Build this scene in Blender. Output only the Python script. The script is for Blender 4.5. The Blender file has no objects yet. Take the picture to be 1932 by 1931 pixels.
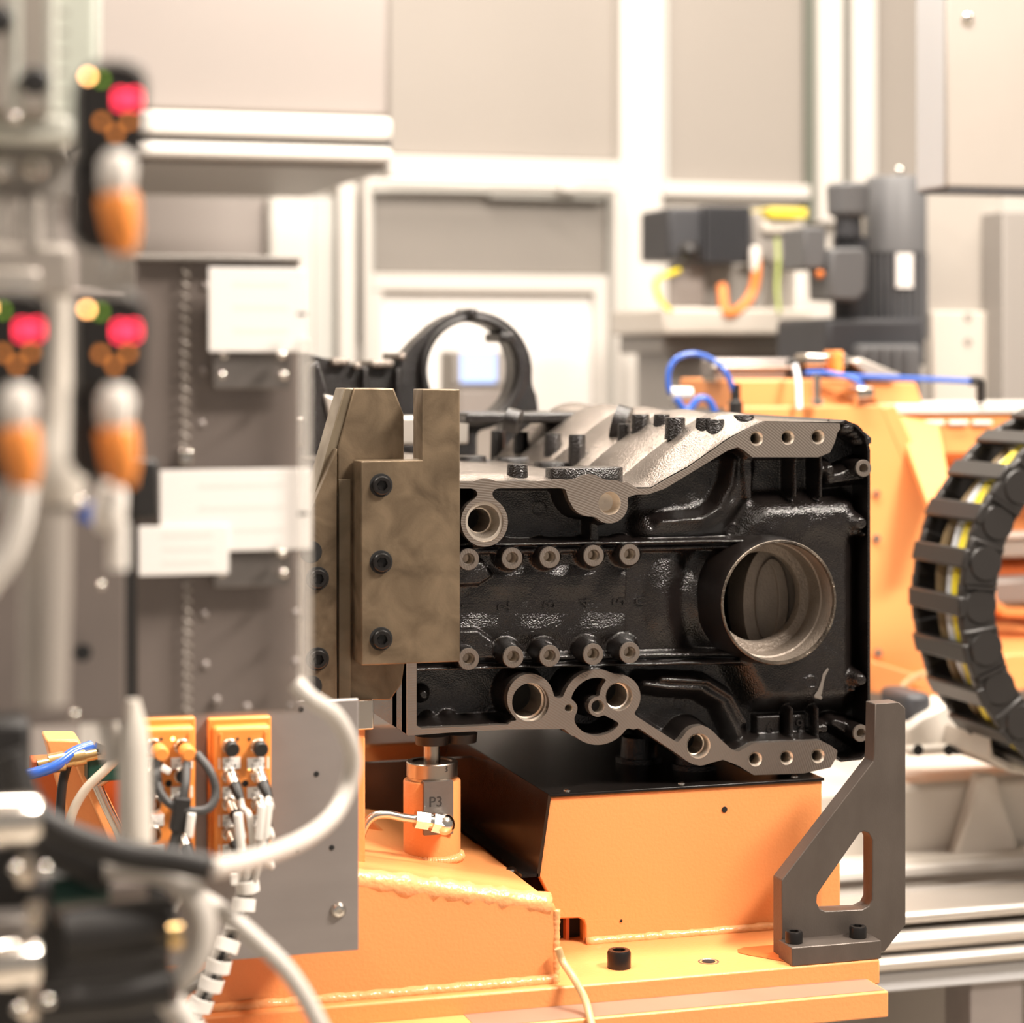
import bpy, bmesh, math, random
import numpy as np
from mathutils import Vector, Matrix
from mathutils.geometry import delaunay_2d_cdt as cdt

random.seed(7)
scene = bpy.context.scene
COL = scene.collection
PI = math.pi

# ---------------------------------------------------------------- camera
F = 4200.0                      # focal length in pixels of the 1932 px frame
CX, CY = 966.0, 670.0           # principal point (horizon at 670)
TH = math.atan(1271.0 / F)      # yaw of the camera to the right of +Y
ST, CT = math.sin(TH), math.cos(TH)
CAM = Vector((0.0, -2.37, 1.6))
cam_data = bpy.data.cameras.new('camera')
cam_data.sensor_fit = 'HORIZONTAL'
cam_data.sensor_width = 36.0
cam_data.lens = F / 1932.0 * 36.0
cam_data.shift_y = -(965.5 - CY) / 1932.0
cam_data.clip_start = 0.05
cam_data.clip_end = 60
cam_data.dof.use_dof = True
cam_data.dof.focus_distance = 2.46
cam_data.dof.aperture_fstop = 3.5
cam = bpy.data.objects.new('camera', cam_data)
cam.location = CAM
cam.rotation_euler = (PI / 2, 0, -TH)
COL.objects.link(cam)
scene.camera = cam

# ---------------------------------------------------------------- world, lights, exposure
world = bpy.data.worlds.new('world')
scene.world = world
world.use_nodes = True
world.node_tree.nodes['Background'].inputs[0].default_value = (1.0, 0.91, 0.83, 1)
world.node_tree.nodes['Background'].inputs[1].default_value = 0.22
scene.view_settings.view_transform = 'Standard'
scene.view_settings.look = 'None'
scene.view_settings.exposure = 0.60
scene.view_settings.gamma = 1.0
scene.view_settings.use_curve_mapping = False
scene.cycles.use_light_tree = False; scene.cycles.adaptive_threshold = 0.025; scene.cycles.max_bounces = 5; scene.cycles.diffuse_bounces = 2; scene.cycles.glossy_bounces = 3; scene.cycles.transparent_max_bounces = 6

def area_light(name, loc, target, sx, sy, power, col=(1.0, 0.91, 0.815)):
    d = bpy.data.lights.new(name, 'AREA')
    d.shape = 'RECTANGLE'; d.size = sx; d.size_y = sy
    d.energy = power; d.color = col
    o = bpy.data.objects.new(name, d)
    o.location = loc
    v = Vector(target) - Vector(loc)
    o.rotation_euler = v.to_track_quat('-Z', 'Y').to_euler()
    COL.objects.link(o)
    return o

# rows of ceiling tubes over the cell (key row is in front and to the right of the block)
area_light('ceiling_tube_key', (2.5, -2.0, 4.15), (0.9, 0.0, 1.0), 1.3, 0.30, 205)
area_light('ceiling_tube_middle', (1.0, 0.25, 4.2), (1.0, 0.25, 0), 2.4, 0.30, 125)
area_light('ceiling_tube_left', (-1.4, -0.9, 4.2), (-0.4, -0.6, 1.0), 1.5, 0.3, 55)
area_light('ceiling_tube_rear', (1.6, 2.0, 4.2), (1.9, 2.6, 0.6), 2.6, 0.3, 62)
area_light('ceiling_tube_rear_right', (3.6, 0.6, 4.2), (2.6, 1.4, 0.9), 1.8, 0.3, 24)

# ---------------------------------------------------------------- pixel rays -> world
def ray(px, py):
    a = (px - CX) / F; b = (CY - py) / F
    return (ST + CT * a, CT - ST * a, b)

def U(px, py, Y=0.0):
    d = ray(px, py); t = (Y - CAM.y) / d[1]
    return Vector((CAM.x + d[0] * t, Y, CAM.z + d[2] * t))

def UZ(px, py, Z):
    d = ray(px, py); t = (Z - CAM.z) / d[2]
    return Vector((CAM.x + d[0] * t, CAM.y + d[1] * t, Z))

def UD(px, py, dep):
    d = ray(px, py)
    return Vector((CAM.x + d[0] * dep, CAM.y + d[1] * dep, CAM.z + d[2] * dep))

def proj(X, Y, Z):
    dx = X - CAM.x; dy = Y - CAM.y; dz = Z - CAM.z
    dep = dx * ST + dy * CT; rr = dx * CT - dy * ST
    return CX + F * rr / dep, CY - F * dz / dep

def depth_of(p):
    return (p[0] - CAM.x) * ST + (p[1] - CAM.y) * CT

def pxm(p):                      # metres per pixel at point p
    return depth_of(p) / F

# ---------------------------------------------------------------- geometry collector
def basis(axis):
    z = Vector(axis).normalized()
    x = z.orthogonal().normalized() if abs(z.z) > 0.95 else Vector((0, 0, 1)).cross(z).normalized()
    return x, z.cross(x), z

class G:
    def __init__(s): s.v = []; s.f = []
    def add(s, vs, fs):
        n = len(s.v); s.v += [tuple(v) for v in vs]; s.f += [tuple(i + n for i in f) for f in fs]; return s
    def box(s, a, b):
        (x0, y0, z0), (x1, y1, z1) = a, b
        x0, x1 = sorted((x0, x1)); y0, y1 = sorted((y0, y1)); z0, z1 = sorted((z0, z1))
        return s.add([(x0,y0,z0),(x1,y0,z0),(x1,y1,z0),(x0,y1,z0),(x0,y0,z1),(x1,y0,z1),(x1,y1,z1),(x0,y1,z1)],
                     [(0,3,2,1),(4,5,6,7),(0,1,5,4),(1,2,6,5),(2,3,7,6),(3,0,4,7)])
    def obox(s, c, half, rot):
        vs = [Vector(c) + rot @ Vector((sx*half[0], sy*half[1], sz*half[2])) for sz in (-1,1) for sx, sy in ((-1,-1),(1,-1),(1,1),(-1,1))]
        return s.add(vs, [(0,3,2,1),(4,5,6,7),(0,1,5,4),(1,2,6,5),(2,3,7,6),(3,0,4,7)])
    def prism(s, pts, y0, y1):            # polygon of (x,z) extruded in y, no holes
        n = len(pts)
        ar = sum(pts[i][0]*pts[(i+1)%n][1]-pts[(i+1)%n][0]*pts[i][1] for i in range(n))
        if ar < 0: pts = pts[::-1]
        vs = [(p[0], y0, p[1]) for p in pts] + [(p[0], y1, p[1]) for p in pts]
        fs = [tuple(range(n)), tuple(range(2*n-1, n-1, -1))]
        fs += [((i+1) % n, i, i+n, (i+1) % n + n) for i in range(n)]
        return s.add(vs, fs)
    def lathe(s, prof, o, axis, n=32, cap0=False, cap1=False):   # prof: list of (dist along axis, radius)
        x, y, z = basis(axis); o = Vector(o); vs = []; fs = []
        for t, r in prof:
            for k in range(n):
                a = 2*PI*k/n
                vs.append(o + z*t + x*(r*math.cos(a)) + y*(r*math.sin(a)))
        for i in range(len(prof)-1):
            for k in range(n):
                k2 = (k+1) % n
                fs.append((i*n+k, i*n+k2, (i+1)*n+k2, (i+1)*n+k))
        if cap0: fs.append(tuple(range(n-1, -1, -1)))
        if cap1: fs.append(tuple((len(prof)-1)*n + k for k in range(n)))
        return s.add(vs, fs)
    def cyl(s, p0, p1, r, r1=None, n=24, caps=True):
        p0 = Vector(p0); p1 = Vector(p1)
        return s.lathe([(0, r), ((p1-p0).length, r if r1 is None else r1)], p0, p1-p0, n, caps, caps)
    def tube(s, pts, r, n=12, sub=6, caps=True, smooth=True):
        P = crom(pts, sub) if smooth and len(pts) > 2 else [Vector(p) for p in pts]
        m = len(P); vs = []; fs = []
        t0 = (P[1]-P[0]).normalized(); up = t0.orthogonal().normalized()
        for i in range(m):
            t = (P[min(i+1, m-1)] - P[max(i-1, 0)]).normalized()
            up = (up - t*up.dot(t)).normalized(); sd = t.cross(up)
            ri = r(i/(m-1)) if callable(r) else r
            for k in range(n):
                a = 2*PI*k/n
                vs.append(P[i] + up*(ri*math.cos(a)) + sd*(ri*math.sin(a)))
        for i in range(m-1):
            for k in range(n):
                k2 = (k+1) % n
                fs.append((i*n+k, i*n+k2, (i+1)*n+k2, (i+1)*n+k))
        if caps:
            fs.append(tuple(range(n-1, -1, -1))); fs.append(tuple((m-1)*n+k for k in range(n)))
        return s.add(vs, fs)
    def ball(s, c, r, n=16, sc=(1, 1, 1)):
        c = Vector(c); m = n//2; vs = []; fs = []
        for i in range(1, m):
            ph = PI*i/m
            for k in range(n):
                a = 2*PI*k/n
                vs.append((c.x+r*sc[0]*math.sin(ph)*math.cos(a), c.y+r*sc[1]*math.sin(ph)*math.sin(a), c.z+r*sc[2]*math.cos(ph)))
        for i in range(m-2):
            for k in range(n):
                k2 = (k+1) % n
                fs.append((i*n+k, (i+1)*n+k, (i+1)*n+k2, i*n+k2))
        b = len(vs); vs += [(c.x, c.y, c.z+r*sc[2]), (c.x, c.y, c.z-r*sc[2])]
        for k in range(n):
            k2 = (k+1) % n
            fs.append((b, k, k2)); fs.append((b+1, (m-2)*n+k2, (m-2)*n+k))
        return s.add(vs, fs)

def crom(pts, sub):
    P = [Vector(p) for p in pts]
    P = [P[0]*2-P[1]] + P + [P[-1]*2-P[-2]]
    out = []
    for i in range(1, len(P)-2):
        for k in range(sub):
            t = k/sub
            out.append(0.5*((2*P[i]) + (P[i+1]-P[i-1])*t + (2*P[i-1]-5*P[i]+4*P[i+1]-P[i+2])*t*t + (3*P[i]-P[i-1]-3*P[i+1]+P[i+2])*t**3))
    out.append(P[-2])
    return out

def mesh_of(g, name, ang=38, recalc=True):
    me = bpy.data.meshes.new(name)
    me.from_pydata(g.v, [], g.f)
    if recalc:
        bm = bmesh.new(); bm.from_mesh(me)
        bmesh.ops.recalc_face_normals(bm, faces=bm.faces)
        bm.to_mesh(me); bm.free()
    me.shade_smooth()
    me.set_sharp_from_angle(angle=math.radians(ang))
    me.update()
    return me

def root_of(o):
    while o.parent: o = o.parent
    return o

def thing(name, label, cat, loc, group=None):
    o = bpy.data.objects.new(name, None); COL.objects.link(o)
    o.location = loc; o.empty_display_size = 0.02
    o['label'] = label; o['category'] = cat
    if group: o['group'] = group
    return o

def put(name, g, mat, parent=None, bevel=0, seg=2, ang=38, label=None, recalc=True, kind=None):
    """mesh object from world-space geometry; as a part it is stored relative to its thing"""
    me = g if isinstance(g, bpy.types.Mesh) else mesh_of(g, name, ang, recalc)
    o = bpy.data.objects.new(name, me); COL.objects.link(o)
    if mat is not None:
        me.materials.clear(); me.materials.append(M[mat])
    if parent is not None:
        L = Vector(root_of(parent).location)
        me.transform(Matrix.Translation(-L)); o.parent = parent
    if bevel:
        b = o.modifiers.new('bevel', 'BEVEL'); b.width = bevel; b.segments = seg
        b.limit_method = 'ANGLE'; b.angle_limit = math.radians(40); b.harden_normals = False
    if label: o['label'] = label
    if kind: o['kind'] = kind
    return o

def place(name, me, loc, parent=None, rot=None, scale=None):
    """another object that shares the mesh me (made round its own origin)"""
    o = bpy.data.objects.new(name, me); COL.objects.link(o)
    L = Vector(root_of(parent).location) if parent else Vector((0, 0, 0))
    if parent: o.parent = parent
    o.location = Vector(loc) - L
    if rot is not None: o.rotation_euler = rot
    if scale is not None: o.scale = scale
    return o

def tag(o, label, cat, group=None):
    # a thing of one mesh: origin moved to the middle of its base
    me = o.data
    if o.parent is None and o.location.length < 1e-9:
        cs = [v.co for v in me.vertices]
        L = Vector(((min(c.x for c in cs)+max(c.x for c in cs))/2, (min(c.y for c in cs)+max(c.y for c in cs))/2, min(c.z for c in cs)))
        me.transform(Matrix.Translation(-L)); o.location = L
    o['label'] = label; o['category'] = cat
    if group: o['group'] = group
    return o

def struct(name, g, mat, bevel=0):
    o = put(name, g, mat, None, bevel); o['kind'] = 'structure'; return o

def copy_tree(o, parent=None):
    c = o.copy(); COL.objects.link(c)
    if parent: c.parent = parent
    for ch in list(o.children): copy_tree(ch, c)
    return c

def pxpoly(pts, Y):               # pixel polygon on a plane of constant Y -> (x,z) list
    return [(U(a, b, Y).x, U(a, b, Y).z) for a, b in pts]

def pbox(x0, y0, x1, y1, Y, Yb):  # box whose front face shows as that pixel rectangle at depth Y
    a = U(x0, y1, Y); b = U(x1, y0, Y)
    c = U((x0+x1)/2, y0, Y); d = U((x0+x1)/2, y1, Y)
    return G().box((a.x, Y, d.z), (b.x, Yb, c.z))

def text_mesh(s, size, extrude, name='text'):
    cu = bpy.data.curves.new(name, 'FONT'); cu.body = s; cu.size = size; cu.extrude = extrude
    cu.align_x = 'CENTER'; cu.align_y = 'CENTER'
    ob = bpy.data.objects.new(name, cu); COL.objects.link(ob)
    dg = bpy.context.evaluated_depsgraph_get()
    me = bpy.data.meshes.new_from_object(ob.evaluated_get(dg))
    bpy.data.objects.remove(ob); bpy.data.curves.remove(cu)
    me.transform(Matrix.Rotation(PI/2, 4, 'X'))          # faces -Y
    return me

def put_text(name, s, size, c, mat, parent, extrude=0.0006, roll=0.0, squash=1.0):
    me = text_mesh(s, size, extrude, name)
    me.transform(Matrix.Translation(Vector(c)) @ Matrix.Rotation(roll, 4, 'Y') @ Matrix.Diagonal((squash, 1, 1, 1)))
    return put(name, me, mat, parent)

# ---------------------------------------------------------------- signed distance shapes in pixel space
def s_circ(x, y, cx, cy, r): return np.hypot(x-cx, y-cy) - r
def s_ell(x, y, cx, cy, a, b):
    k = np.hypot((x-cx)/a, (y-cy)/b); return (k-1)*min(a, b)
def s_seg(x, y, pts, r):
    d = None
    for i in range(len(pts)-1):
        ax, ay = pts[i][:2]; bx, by = pts[i+1][:2]
        h = np.clip(((x-ax)*(bx-ax)+(y-ay)*(by-ay))/((bx-ax)**2+(by-ay)**2+1e-9), 0, 1)
        ra = pts[i][2] if len(pts[i]) > 2 else r; rb = pts[i+1][2] if len(pts[i+1]) > 2 else r
        e = np.hypot(x-ax-h*(bx-ax), y-ay-h*(by-ay)) - (ra+(rb-ra)*h)
        d = e if d is None else np.minimum(d, e)
    return d
def s_poly(x, y, pts):
    d = None; ins = np.zeros(np.shape(x), bool); n = len(pts)
    for i in range(n):
        ax, ay = pts[i]; bx, by = pts[(i+1) % n]
        h = np.clip(((x-ax)*(bx-ax)+(y-ay)*(by-ay))/((bx-ax)**2+(by-ay)**2+1e-9), 0, 1)
        e = np.hypot(x-ax-h*(bx-ax), y-ay-h*(by-ay))
        d = e if d is None else np.minimum(d, e)
        c = ((ay > y) != (by > y)) & (x < (bx-ax)*(y-ay)/(by-ay+1e-12)+ax)
        ins ^= c
    return np.where(ins, -d, d)
def smin(a, b, k):
    h = np.clip(0.5+0.5*(b-a)/k, 0, 1)
    return b*(1-h)+a*h - k*h*(1-h)
def smax(a, b, k): return -smin(-a, -b, k)
def sstep(a, b, x):
    t = np.clip((x-a)/(b-a), 0, 1); return t*t*(3-2*t)

def contours(fn, x0, y0, x1, y1, st):
    xs = np.arange(x0, x1+st, st); ys = np.arange(y0, y1+st, st)
    X, Y = np.meshgrid(xs, ys); V = fn(X, Y); V = np.where(np.abs(V) < 1e-6, 1e-6, V)
    V[0, :] = V[-1, :] = 5.0; V[:, 0] = V[:, -1] = 5.0
    ny, nx = V.shape; nxt = {}; pos = {}
    S = V < 0
    mix = (S[:-1, :-1].astype(int)+S[1:, :-1]+S[:-1, 1:]+S[1:, 1:])
    js, is_ = np.where((mix > 0) & (mix < 4))
    def ept(k):
        if k in pos: return
        d, j, i = k
        if d == 0:
            t = V[j, i]/(V[j, i]-V[j, i+1]); pos[k] = (xs[i]+t*st, ys[j])
        else:
            t = V[j, i]/(V[j, i]-V[j+1, i]); pos[k] = (xs[i], ys[j]+t*st)
    for j, i in zip(js.tolist(), is_.tolist()):
        e = {'T': (0, j, i), 'B': (0, j+1, i), 'L': (1, j, i), 'R': (1, j, i+1)}
        c = [S[j, i], S[j, i+1], S[j+1, i+1], S[j+1, i]]       # TL TR BR BL
        order = ['T', 'R', 'B', 'L']
        ent = []
        for q in range(4):
            if c[q] != c[(q+1) % 4]: ent.append((order[q], c[q]))
        # walking round the cell clockwise: leave the inside at edges where c[q] is inside
        outs = [a for a, ins in ent if ins]; inn = [a for a, ins in ent if not ins]
        if len(outs) == 1: pairs = [(outs[0], inn[0])]
        else:
            pairs = []
            for a in outs:
                k = order.index(a)
                pairs.append((a, order[(k-1) % 4] if order[(k-1) % 4] in inn else inn[0]))
        for a, b in pairs:
            ept(e[a]); ept(e[b]); nxt.setdefault(e[a], []).append(e[b])
    loops = []
    while nxt:
        k0 = next(iter(nxt)); k = k0; lp = []
        while k in nxt:
            lp.append(pos[k]); n2 = nxt[k].pop()
            if not nxt[k]: del nxt[k]
            k = n2
            if k == k0: break
        if len(lp) > 6: loops.append(simplify(lp, 0.18*st if st > 1.2 else 0.15))
    return loops

def simplify(lp, tol):
    n = len(lp); P = np.array(lp); keep = np.zeros(n, bool)
    far = int(np.argmax(np.hypot(*(P-P[0]).T))); keep[0] = keep[far] = True
    def rec(a, b):
        stack = [(a, b)]
        while stack:
            i, j = stack.pop()
            idx = np.arange(i+1, j) % n
            if len(idx) == 0: continue
            A, B = P[i % n], P[j % n]; d = B-A; L = math.hypot(*d)+1e-9
            e = np.abs((P[idx, 0]-A[0])*d[1]-(P[idx, 1]-A[1])*d[0])/L
            m = int(np.argmax(e))
            if e[m] > tol:
                keep[idx[m]] = True; stack += [(i, i+1+m), (i+1+m, j)]
    rec(0, far); rec(far, n)
    return [tuple(P[i]) for i in range(n) if keep[i]]

def loops_prism(loops, Yp, y0, y1, to=None):
    """pixel loops (outer and holes) on plane Yp -> prism mesh from y0 (front) to y1"""
    bm = bmesh.new()
    to = to or (lambda a, b: (U(a, b, Yp).x, U(a, b, Yp).z))
    rings = []
    for lp in loops:
        vs = [bm.verts.new((p[0], y0, p[1])) for p in (to(*q) for q in lp)]
        es = [bm.edges.new((vs[i], vs[(i+1) % len(vs)])) for i in range(len(vs))]
        rings.append((vs, es))
    allv = [v for r in rings for v in r[0]]
    co = [Vector((v.co.x, v.co.z)) for v in allv]; eds = []; k0 = 0
    for vs, _ in rings:
        n = len(vs); eds += [(k0+i, k0+(i+1) % n) for i in range(n)]; k0 += n
    vo, eo, fo, ov, oe, of = cdt(co, eds, [], 0, 1e-9)
    tri = [f for f in fo if len(f) == 3 and max(f) < len(vo)]
    cen = np.array([[(vo[f[0]][q]+vo[f[1]][q]+vo[f[2]][q])/3 for q in (0, 1)] for f in tri])
    ins = np.zeros(len(tri), bool)
    for vs, _ in rings:
        A = np.array([(v.co.x, v.co.z) for v in vs]); B = np.roll(A, -1, 0)
        for (ax, ay), (bx, by) in zip(A, B):
            ins ^= ((ay > cen[:, 1]) != (by > cen[:, 1])) & (cen[:, 0] < (bx-ax)*(cen[:, 1]-ay)/(by-ay+1e-15)+ax)
    front = []
    for f, ok in zip(tri, ins):
        if not ok: continue
        ids = [ov[k][0] if ov[k] else None for k in f]
        if None in ids or len(set(ids)) < 3: continue
        try: front.append(bm.faces.new([allv[k] for k in ids]))
        except ValueError: pass
    dup = {}
    for vs, _ in rings:
        for v in vs: dup[v] = bm.verts.new((v.co.x, y1, v.co.z))
    for f in front:
        bm.faces.new([dup[v] for v in reversed(f.verts)])
    for vs, _ in rings:
        n = len(vs)
        for i in range(n):
            a, b = vs[i], vs[(i+1) % n]
            bm.faces.new((a, b, dup[b], dup[a]))
    bmesh.ops.recalc_face_normals(bm, faces=bm.faces)
    me = bpy.data.meshes.new('plate'); bm.to_mesh(me); bm.free()
    me.shade_smooth(); me.set_sharp_from_angle(angle=math.radians(35))
    return me

# ---------------------------------------------------------------- materials
M = {}
def mat(name, col, rough=0.5, metal=0.0, bump=0.0, bscale=200.0, var=0.0, vscale=6.0, var_col=None, emit=None, estr=1.0,
        coat=0.0, trans=0.0, alpha=1.0, rings=None, ior=1.5, rvar=0.0, detail=3.0, spec=0.5, stretch=None, distort=0.0):
    m = bpy.data.materials.new(name); m.use_nodes = True; M[name] = m
    nt = m.node_tree; b = nt.nodes['Principled BSDF']
    b.inputs['Base Color'].default_value = (*col, 1); b.inputs['Roughness'].default_value = rough
    b.inputs['Metallic'].default_value = metal; b.inputs['IOR'].default_value = ior
    b.inputs['Specular IOR Level'].default_value = spec
    b.inputs['Coat Weight'].default_value = coat; b.inputs['Transmission Weight'].default_value = trans
    b.inputs['Alpha'].default_value = alpha
    if emit: m.cycles.emission_sampling = 'NONE'; b.inputs['Emission Color'].default_value = (*emit, 1); b.inputs['Emission Strength'].default_value = estr
    tc = nt.nodes.new('ShaderNodeTexCoord'); vec = tc.outputs['Object']
    if stretch:
        mp = nt.nodes.new('ShaderNodeMapping'); mp.inputs['Scale'].default_value = stretch
        nt.links.new(vec, mp.inputs['Vector']); vec = mp.outputs['Vector']
    def noise(sc, det=3.0):
        n = nt.nodes.new('ShaderNodeTexNoise'); n.inputs['Scale'].default_value = sc; n.inputs['Detail'].default_value = det
        nt.links.new(vec, n.inputs['Vector']); return n
    last = None
    if bump:
        n = noise(bscale, 2.0); bp = nt.nodes.new('ShaderNodeBump'); bp.inputs['Strength'].default_value = bump
        bp.inputs['Distance'].default_value = 0.002
        nt.links.new(n.outputs['Fac'], bp.inputs['Height']); nt.links.new(bp.outputs['Normal'], b.inputs['Normal']); last = bp
    if rings:
        sc, strength, off = rings
        mp = nt.nodes.new('ShaderNodeMapping'); mp.inputs['Location'].default_value = off
        nt.links.new(vec, mp.inputs['Vector'])
        w = nt.nodes.new('ShaderNodeTexWave'); w.wave_type = 'RINGS'; w.rings_direction = 'Y'
        w.inputs['Scale'].default_value = sc; w.inputs['Distortion'].default_value = 0.6; w.inputs['Detail'].default_value = 1.0
        nt.links.new(mp.outputs['Vector'], w.inputs['Vector'])
        bp = nt.nodes.new('ShaderNodeBump'); bp.inputs['Strength'].default_value = strength; bp.inputs['Distance'].default_value = 0.0006
        nt.links.new(w.outputs['Fac'], bp.inputs['Height'])
        if last: nt.links.new(last.outputs['Normal'], bp.inputs['Normal'])
        nt.links.new(bp.outputs['Normal'], b.inputs['Normal'])
    if var:
        n = noise(vscale, detail); n.inputs['Distortion'].default_value = distort; mx = nt.nodes.new('ShaderNodeMix'); mx.data_type = 'RGBA'
        rm = nt.nodes.new('ShaderNodeMapRange'); rm.inputs['From Min'].default_value = 0.35; rm.inputs['From Max'].default_value = 0.68
        rm.inputs['To Max'].default_value = var
        nt.links.new(n.outputs['Fac'], rm.inputs['Value']); nt.links.new(rm.outputs['Result'], mx.inputs['Factor'])
        mx.inputs['A'].default_value = (*col, 1); mx.inputs['B'].default_value = (*(var_col or (0, 0, 0)), 1)
        nt.links.new(mx.outputs['Result'], b.inputs['Base Color'])
        if rvar:
            r2 = nt.nodes.new('ShaderNodeMapRange'); r2.inputs['From Min'].default_value = 0.3; r2.inputs['From Max'].default_value = 0.7
            r2.inputs['To Min'].default_value = max(0.02, rough-rvar); r2.inputs['To Max'].default_value = min(1, rough+rvar)
            nt.links.new(n.outputs['Fac'], r2.inputs['Value']); nt.links.new(r2.outputs['Result'], b.inputs['Roughness'])
    return m

mat('cast_black', (0.008, 0.006, 0.0055), 0.20, 0.0, bump=0.5, bscale=560, var=0.6, vscale=9, var_col=(0.011, 0.0085, 0.0072), spec=0.65, rvar=0.05)
mat('cast_top_sheen', (0.25, 0.217, 0.19), 0.27, 0.85, bump=0.7, bscale=560, var=0.5, vscale=12, var_col=(0.16, 0.135, 0.115), spec=0.7)  # black casting; its grazing reflection is put into this pale metallic colour
mat('machined', (0.25, 0.212, 0.182), 0.40, 0.75, rings=(112, 0.28, (0.35, 0, 0.1)), var=0.35, vscale=18, var_col=(0.19, 0.16, 0.137))
mat('bright_bore', (0.72, 0.64, 0.55), 0.40, 0.9, rings=(220, 0.2, (0, 0, 0)))
mat('rough_bore', (0.30, 0.25, 0.205), 0.5, 0.4, bump=0.6, bscale=300, var=0.6, vscale=30, var_col=(0.2, 0.165, 0.135))
mat('raw_rim', (0.20, 0.165, 0.13), 0.42, 0.7, bump=0.8, bscale=300, var=0.8, vscale=45, var_col=(0.02, 0.016, 0.014))
mat('void_black', (0.004, 0.0035, 0.003), 0.7)
mat('brown_steel', (0.245, 0.18, 0.115), 0.37, 0.5, bump=0.1, bscale=500, var=1.0, vscale=24, var_col=(0.10, 0.071, 0.043), rvar=0.1, detail=10, distort=0.7)
mat('brown_steel_light', (0.26, 0.21, 0.145), 0.34, 0.5, var=0.8, vscale=14, var_col=(0.15, 0.118, 0.076), rvar=0.08, detail=8, distort=1.2)
mat('tool_steel', (0.125, 0.103, 0.088), 0.42, 0.5, bump=0.12, bscale=700, var=0.6, vscale=30, var_col=(0.09, 0.073, 0.062), stretch=(1, 1, 0.5))
mat('tool_steel_cut', (0.30, 0.25, 0.21), 0.30, 0.9)
mat('black_bolt', (0.014, 0.012, 0.011), 0.30, 0.3)
mat('orange', (0.86, 0.332, 0.112), 0.38, 0.0, bump=0.2, bscale=260, var=0.25, vscale=5, var_col=(0.78, 0.285, 0.092), spec=0.5)
mat('orange_plastic', (0.86, 0.29, 0.06), 0.35, bump=0.05)
mat('orange_weld', (0.88, 0.40, 0.16), 0.25, bump=1.0, bscale=110)
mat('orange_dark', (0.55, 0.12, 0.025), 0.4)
mat('black_sheet', (0.008, 0.0065, 0.006), 0.24, 0.0, var=0.4, vscale=8, var_col=(0.018, 0.014, 0.012), spec=0.25)
mat('dark_mirror_sheet', (0.105, 0.062, 0.04), 0.24, 0.8, var=0.8, vscale=9, var_col=(0.03, 0.02, 0.015), rvar=0.08)
mat('aluminium', (0.36, 0.32, 0.30), 0.42, 0.6, bump=0.05, bscale=600, var=0.5, vscale=22, var_col=(0.27, 0.24, 0.225), stretch=(0.3, 1, 1))
mat('aluminium_bright', (0.58, 0.53, 0.475), 0.34, 0.6)
mat('chrome', (0.82, 0.77, 0.70), 0.16, 1.0)
mat('zinc', (0.68, 0.61, 0.53), 0.26, 1.0)
mat('steel_pin', (0.50, 0.43, 0.36), 0.3, 1.0)
mat('label_plate', (0.20, 0.18, 0.165), 0.4, 0.7, var=0.4, vscale=60, var_col=(0.28, 0.25, 0.23))
mat('etched', (0.03, 0.025, 0.022), 0.6)
mat('paper', (0.92, 0.88, 0.84), 0.6)
mat('print_black', (0.025, 0.022, 0.02), 0.6)
mat('print_faint', (0.84, 0.80, 0.76), 0.6)
mat('print_grey', (0.50, 0.47, 0.44), 0.6)
mat('white_plastic', (0.80, 0.75, 0.69), 0.4)
mat('cable_white', (0.56, 0.515, 0.465), 0.42)
mat('cable_grey', (0.055, 0.052, 0.05), 0.5, bump=0.2, bscale=500)
mat('cable_beige', (0.50, 0.42, 0.33), 0.5)
mat('rubber_black', (0.016, 0.014, 0.013), 0.5)
mat('plastic_black', (0.016, 0.0135, 0.012), 0.4, bump=0.1, bscale=400)
mat('chain_black', (0.020, 0.0175, 0.016), 0.36, bump=0.15, bscale=300)
mat('blue_hose', (0.035, 0.115, 0.48), 0.2, spec=0.7)
mat('clear_hose', (0.62, 0.44, 0.22), 0.3, alpha=0.8)
mat('cable_yellow', (0.85, 0.68, 0.03), 0.4)
mat('cable_blue', (0.03, 0.10, 0.42), 0.4)
mat('cable_brown', (0.22, 0.15, 0.07), 0.5)
mat('cable_pale', (0.72, 0.74, 0.78), 0.4)
mat('cable_orange', (0.85, 0.24, 0.05), 0.4)
mat('brass', (0.75, 0.52, 0.24), 0.25, 1.0)
mat('green_plastic', (0.006, 0.05, 0.035), 0.4)
mat('wall_white', (0.66, 0.615, 0.56), 0.55)
mat('frame_white', (0.68, 0.64, 0.59), 0.45)
mat('frame_grey', (0.56, 0.55, 0.51), 0.5)
mat('frame_dark', (0.14, 0.15, 0.12), 0.5)
mat('panel_beige', (0.32, 0.285, 0.25), 0.5, bump=0.5, bscale=150, var=0.3, vscale=1.6, var_col=(0.27, 0.24, 0.21))
mat('panel_grey', (0.25, 0.225, 0.198), 0.45, bump=0.4, bscale=150, var=0.3, vscale=1.8, var_col=(0.20, 0.18, 0.158))
mat('hood_grey', (0.28, 0.245, 0.222), 0.42, 0.1, var=0.3, vscale=2.2, var_col=(0.235, 0.207, 0.187))
mat('machine_white', (0.64, 0.585, 0.515), 0.4)
mat('machine_grey', (0.30, 0.275, 0.25), 0.45)
mat('motor_grey', (0.14, 0.14, 0.143), 0.45)
mat('motor_dark', (0.045, 0.045, 0.05), 0.5)
mat('box_blue_grey', (0.60, 0.60, 0.61), 0.35, 0.15)
mat('box_beige', (0.36, 0.32, 0.283), 0.42, 0.2, var=0.35, vscale=5, var_col=(0.31, 0.275, 0.24))
mat('floor_grey', (0.38, 0.34, 0.29), 0.35, var=0.4, vscale=3, var_col=(0.32, 0.28, 0.24))
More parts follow.
